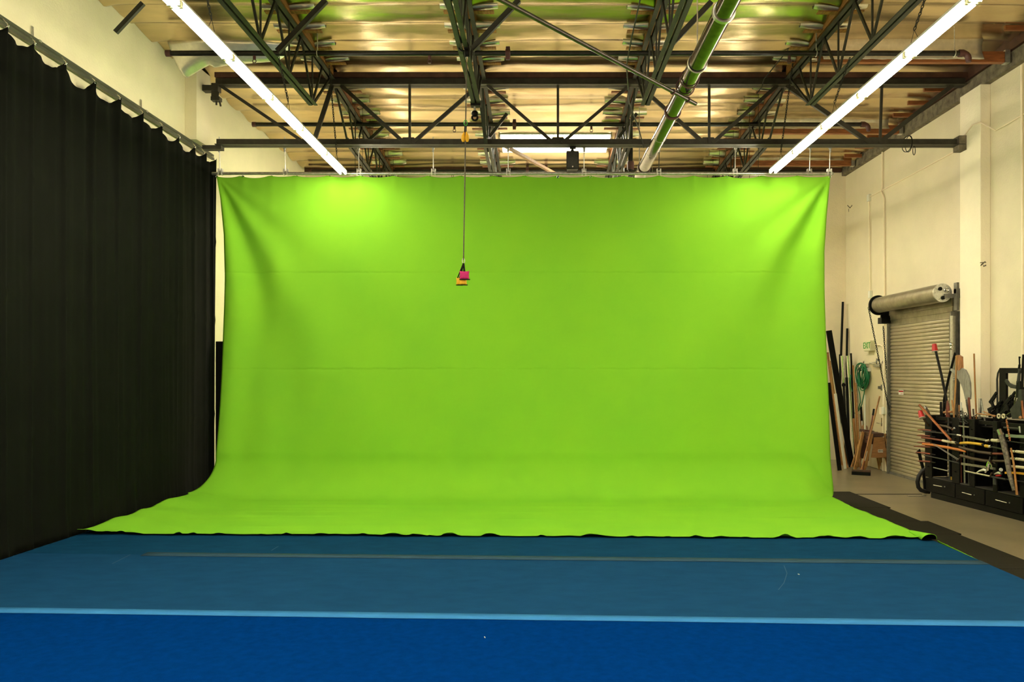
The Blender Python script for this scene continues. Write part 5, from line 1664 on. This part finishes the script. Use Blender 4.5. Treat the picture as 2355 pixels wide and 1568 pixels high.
# giant silver cleaver
out = [(2196, 852), (2197, 818), (2203, 816), (2210, 820), (2211, 846), (2219, 850), (2226, 863), (2230, 880), (2231, 905), (2230, 918), (2223, 919), (2219, 918), (2215, 900), (2210, 885), (2203, 872), (2196, 866), (2192, 858), (2185, 852), (2186, 847)]
t = thing('cleaver', 'giant silver cleaver with orange-streaked neck standing on the cabinet', 'blade', C(2224, 955, T), None)
m_ = [C(x, y, T) for x, y in out]
part(t, 'blade', MB().prism(m_, CN * -0.03), mat('silver_brushed', (0.30, 0.295, 0.27), 0.4, metal=0.5, var=0.3, scale=10, stretch=(4, 4, 1)), bevel=0.006, smooth=False)
neck = [(2197, 818), (2203, 816), (2210, 820), (2211, 846), (2205, 852), (2197, 850)]
part(t, 'neck', MB().prism([C(x, y, T + 0.004) for x, y in neck], CN * -0.038), mat('rusty_orange', (0.36, 0.16, 0.06), 0.5, var=0.5, scale=9, stretch=(4, 4, 1)), 'orange rust-streaked neck', smooth=False)
a = C(2223, 919, T)
b = C(2229, 955, T)
part(t, 'handle', MB().tube([a, b, (b.x, b.y, TRAY)], [0.022, 0.018, 0.018], 10), M_CHROME)
for x, y in ((2194, 870), (2195, 874)):
    part(t, 'knob', MB().ball(C(x, y, T + 0.02), 0.015, 8), M_STEELW)
stand('red_stick', 'dark red stick standing right of the cleaver handle', 'stick', [(2228, 914, T + 0.03), (2231, 951, T + 0.03)], 0.016, M_LACQ)
t, q = stand('maroon_dagger', 'maroon cone-shaped handle above the left cabinet bay', 'handle', [(2179, 921, T + 0.04), (2180, 935, T + 0.04), (2180, 946, T + 0.04)], [0.010, 0.028, 0.034], M_LACQ)
part(t, 'wooden_guard', MB().tube([C(2171, 948, T + 0.04), C(2189, 947, T + 0.04)], 0.020, 10), M_PLY)
stand('black_tool', 'black two-pronged tool handle behind the crossed poles', 'tool', [(2164, 924, T), (2164, 950, T)], 0.018, M_BLACK)
stand('black_tool', 'black tool handle with white tip beside the crossed poles', 'tool', [(2173, 925, T), (2170, 950, T)], 0.022, M_BLACK)
for k, (x, y0, m, lab) in enumerate(((2201, 930, M_SCAB, 'dark brown stick beside the pale wooden stick'), (2206, 931, M_PLY, 'narrow brown knife handle below the cleaver'), (2210, 925, M_WHITE, 'narrow pale handle below the cleaver'), (2214, 938, M_CHROME, 'small silver spiked handle below the cleaver'), (2238, 940, M_SCAB, 'short brown peg left of the lone wooden pole'))):
    stand('tool_handle', lab, 'handle', [(x, y0, T + 0.06), (x + 1, 952, T + 0.06)], 0.013, m)
# silver coil and chains in the narrow bay
q = thing('coiled_chain', 'tangled dark chain with silver coil in the narrow cabinet bay', 'chain', C(2216, 975, 0.02))
mb = MB()
for k in range(14):
    c = C(2210 + 3 * math.sin(k * 2.1), 945 + k * 2.0, 0.02)
    mb.ring(c, (math.sin(k), 0.3, math.cos(k)), 0.018, 0.005, 10, 5)
for k in range(6):
    c = C(2220 + 3 * math.sin(k * 1.7), 952 + k * 4, 0.02)
    mb.ring(c, (math.cos(k), 0.5, math.sin(k)), 0.022, 0.006, 10, 5)
part(q, 'links', mb, M_GREY)
part(q, 'bracket', MB().bar(C(2206, 979, 0.02), C(2229, 982, 0.02), 0.02, 0.02), M_STEELW)
# aluminium bracket, odds and ends on the tray
a, l, r_ = C(2254, 916, T), C(2253, 952, T), C(2267, 952, T)
l.z = r_.z = TRAY + 0.002
t = thing('metal_easel', 'grey upside-down V bracket standing on the cabinet top', 'bracket', ((l.x + r_.x) / 2, (l.y + r_.y) / 2, TRAY))
part(t, 'leg', MB().bar(l, a, 0.03, 0.045, (0, 1, 0)), M_GALV, bevel=0.003)
part(t, 'leg', MB().bar(r_, a + Vector((0.01, 0, 0)), 0.018, 0.02, (0, 1, 0)), M_GALV, bevel=0.003)
for x0, y0, x1, y1, m, lab in ((2246, 951, 2290, 956, M_HONEY, 'thin orange stick lying along the cabinet top rail'), (2256, 956, 2268, 957, M_CREAMW, 'short cream stick lying on the cabinet top rail'), (2240, 956, 2247, 952, M_CHROME, 'small silver trinket at the left of the top rail'), (2262, 946, 2288, 958, M_PLY, 'brown twig lying askew on the cabinet top')):
    a, b = C(x0, y0, -0.12), C(x1, y1, -0.12)
    solo('small_stick', MB().tube([a, b], 0.010, 8), m, lab, 'stick', 'small things on the cabinet top')
sk = C(2301, 957, -0.12)
t = thing('pale_goggles', 'pair of pale round goggles lying on the cabinet top', 'goggles', sk)
for x in (2297, 2308):
    part(t, 'lens_ring', MB().ring(C(x, 957, -0.12), CN, 0.028, 0.012, 16), M_CREAMW)
part(t, 'bridge', MB().tube([C(2299, 955, -0.12), C(2306, 955, -0.12)], 0.010, 8), M_STEELW)
# square black frame standing behind
FB = -0.375
t = thing('square_stand', 'square black timber frame standing behind the rifles', 'stand', C(2306, 956, FB))
def fbox(x0, y0, x1, y1, th=0.04):
    p = [C(x0, y0, FB), C(x1, y0, FB), C(x1, y1, FB), C(x0, y1, FB)]
    return MB().prism(p, CN * -th)
zt = C(2306, 1000, FB)
part(t, 'post', fbox(2298, 846, 2313, 957), M_BWOOD, bevel=0.003)
part(t, 'rail', fbox(2313, 846, 2375, 858), M_BWOOD, bevel=0.003)
part(t, 'post', fbox(2362, 858, 2375, 957), M_BWOOD, bevel=0.003)
# heap of toy pistols
rnd = random.Random(5)
PIST = [(2284, 914, 45, 1.1), (2280, 938, 20, .8), (2296, 930, 40, 1), (2303, 938, 38, 1), (2311, 928, 42, 1), (2318, 920, 40, 1), (2309, 943, 35, 1), (2322, 935, 42, 1), (2294, 944, 30, .9), (2327, 912, 45, 1)]
WH = ['topmost on the left of the heap', 'lowest on the left with barrel pointing left', 'third along the heap', 'in the middle of the heap front', 'in the middle of the heap', 'high on the right of the heap', 'low in the middle of the heap', 'low on the right of the heap', 'low on the left of the heap', 'highest of the heap, next to the rifles']
for k, (x, y, ang, sc) in enumerate(PIST):
    c = C(x, y, -0.13 - 0.030 * (k % 5))
    t = thing('toy_pistol', 'black toy pistol ' + WH[k], 'pistol', c, 'heap of black toy pistols')
    a = math.radians(ang)
    e = (CD * math.cos(a) + Vector((0, 0, 1)) * math.sin(a))       # along the barrel
    u = (CD * -math.sin(a) + Vector((0, 0, 1)) * math.cos(a))
    L = 0.10 * sc
    part(t, 'slide', MB().bar(c - e * L, c + e * L, 0.026, 0.034, u), M_BLACK, bevel=0.004)
    part(t, 'frame', MB().bar(c - e * L * 0.95 - u * 0.026, c + e * L * 0.5 - u * 0.026, 0.022, 0.022, u), M_BLACK, bevel=0.003)
    part(t, 'grip', MB().bar(c - e * L * 0.62 - u * 0.03, c - e * L * 0.95 - u * 0.12, 0.026, 0.042, e), M_BLACK, bevel=0.005)
    part(t, 'trigger_guard', MB().ring(c - e * L * 0.2 - u * 0.045, CN, 0.018, 0.004, 12), M_BLACK)
for k in range(9):
    c = C(2290 + 4.6 * k, 936 - 3.2 * (k % 4) - 1.2 * k + 8, -0.205 - 0.031 * (k % 5))
    t = thing('toy_pistol', 'black toy pistol half buried at the back of the pistol heap', 'pistol', c, 'pistols buried in the heap')
    a = math.radians(30 + 17 * (k % 3))
    e = (CD * math.cos(a) + Vector((0, 0, 1)) * math.sin(a))
    u = (CD * -math.sin(a) + Vector((0, 0, 1)) * math.cos(a))
    part(t, 'slide', MB().bar(c - e * 0.11, c + e * 0.10, 0.028, 0.045, u), M_BLACK, bevel=0.004)
    part(t, 'frame', MB().bar(c - e * 0.10 - u * 0.034, c + e * 0.05 - u * 0.034, 0.024, 0.03, u), M_BLACK, bevel=0.003)
    part(t, 'grip', MB().bar(c - e * 0.06 - u * 0.03, c - e * 0.09 - u * 0.13, 0.028, 0.05, e), M_BLACK, bevel=0.005)
# rifles
RI = -0.10
def rifle(label, pts):
    t = thing('toy_rifle', label, 'rifle', C(2335, 965, RI), 'upright toy rifles')
    g = lambda x, y: C(x, y, RI)
    return t, g
t, g = rifle('grey-stocked toy rifle with curved magazine standing upright', None)
part(t, 'barrel', MB().tube([g(2344, 820), g(2346, 860)], 0.010, 8).tube([g(2345, 838), g(2343, 850)], 0.016, 8), M_BLACK)
part(t, 'front_sight', MB().bar(g(2343.5, 821), g(2346.5, 822), 0.012, 0.02), M_BLACK)
part(t, 'hand_guard', MB().tube([g(2345, 848), g(2342, 880)], [0.017, 0.024], 10), M_GREY)
part(t, 'receiver', MB().bar(g(2344, 876), g(2344, 915), 0.04, 0.075, CD), M_BLACK, bevel=0.006)
mg = [(2310, 876), (2315, 885), (2324, 892), (2336, 894), (2338, 886), (2327, 884), (2319, 880), (2313, 871)]
part(t, 'magazine', MB().prism([g(x, y) for x, y in mg], CN * -0.03), M_GREY, bevel=0.004, smooth=False)
so = [(2349, 895), (2350, 915), (2347, 940), (2348, 963), (2327, 963), (2322, 941), (2334, 928), (2341, 912), (2342, 895)]
part(t, 'stock', MB().prism([C(x, y, RI + 0.02) for x, y in so], CN * -0.04), M_GREY, 'grey stock', bevel=0.005, smooth=False)
part(t, 'sling', MB().tube([g(2340, 885), g(2336, 915), g(2330, 945), g(2312, 956)], 0.010, 6), mat('olive_web', (0.06, 0.07, 0.015), 0.8))
t, g = rifle('plain black toy rifle at the right picture edge', None)
part(t, 'barrel', MB().tube([C(2354, 815, RI - .05), C(2350, 900, RI - .05)], 0.018, 8), M_BLACK)
part(t, 'receiver', MB().bar(C(2351, 890, RI - .05), C(2352, 930, RI - .05), 0.04, 0.07, CD), M_BLACK, bevel=0.006)
part(t, 'stock', MB().bar(C(2352, 930, RI - .05), C(2356, 962, RI - .05), 0.04, 0.10, CD), M_GREY, bevel=0.006)
prop('red_stick', 'thin red stick leaning at the far right beside the rifles', 'stick', [('shaft', [(2350, 921, -0.02), (2354, 962, -0.02)], 0.014, M_COPPER)])
t = thing('wood_knob', 'round pale wooden knob below the grey rifle stock', 'knob', C(2347, 960, 0.0))
part(t, 'ball', MB().ball(C(2347, 960, 0.0), 0.024, 12), M_PLY)
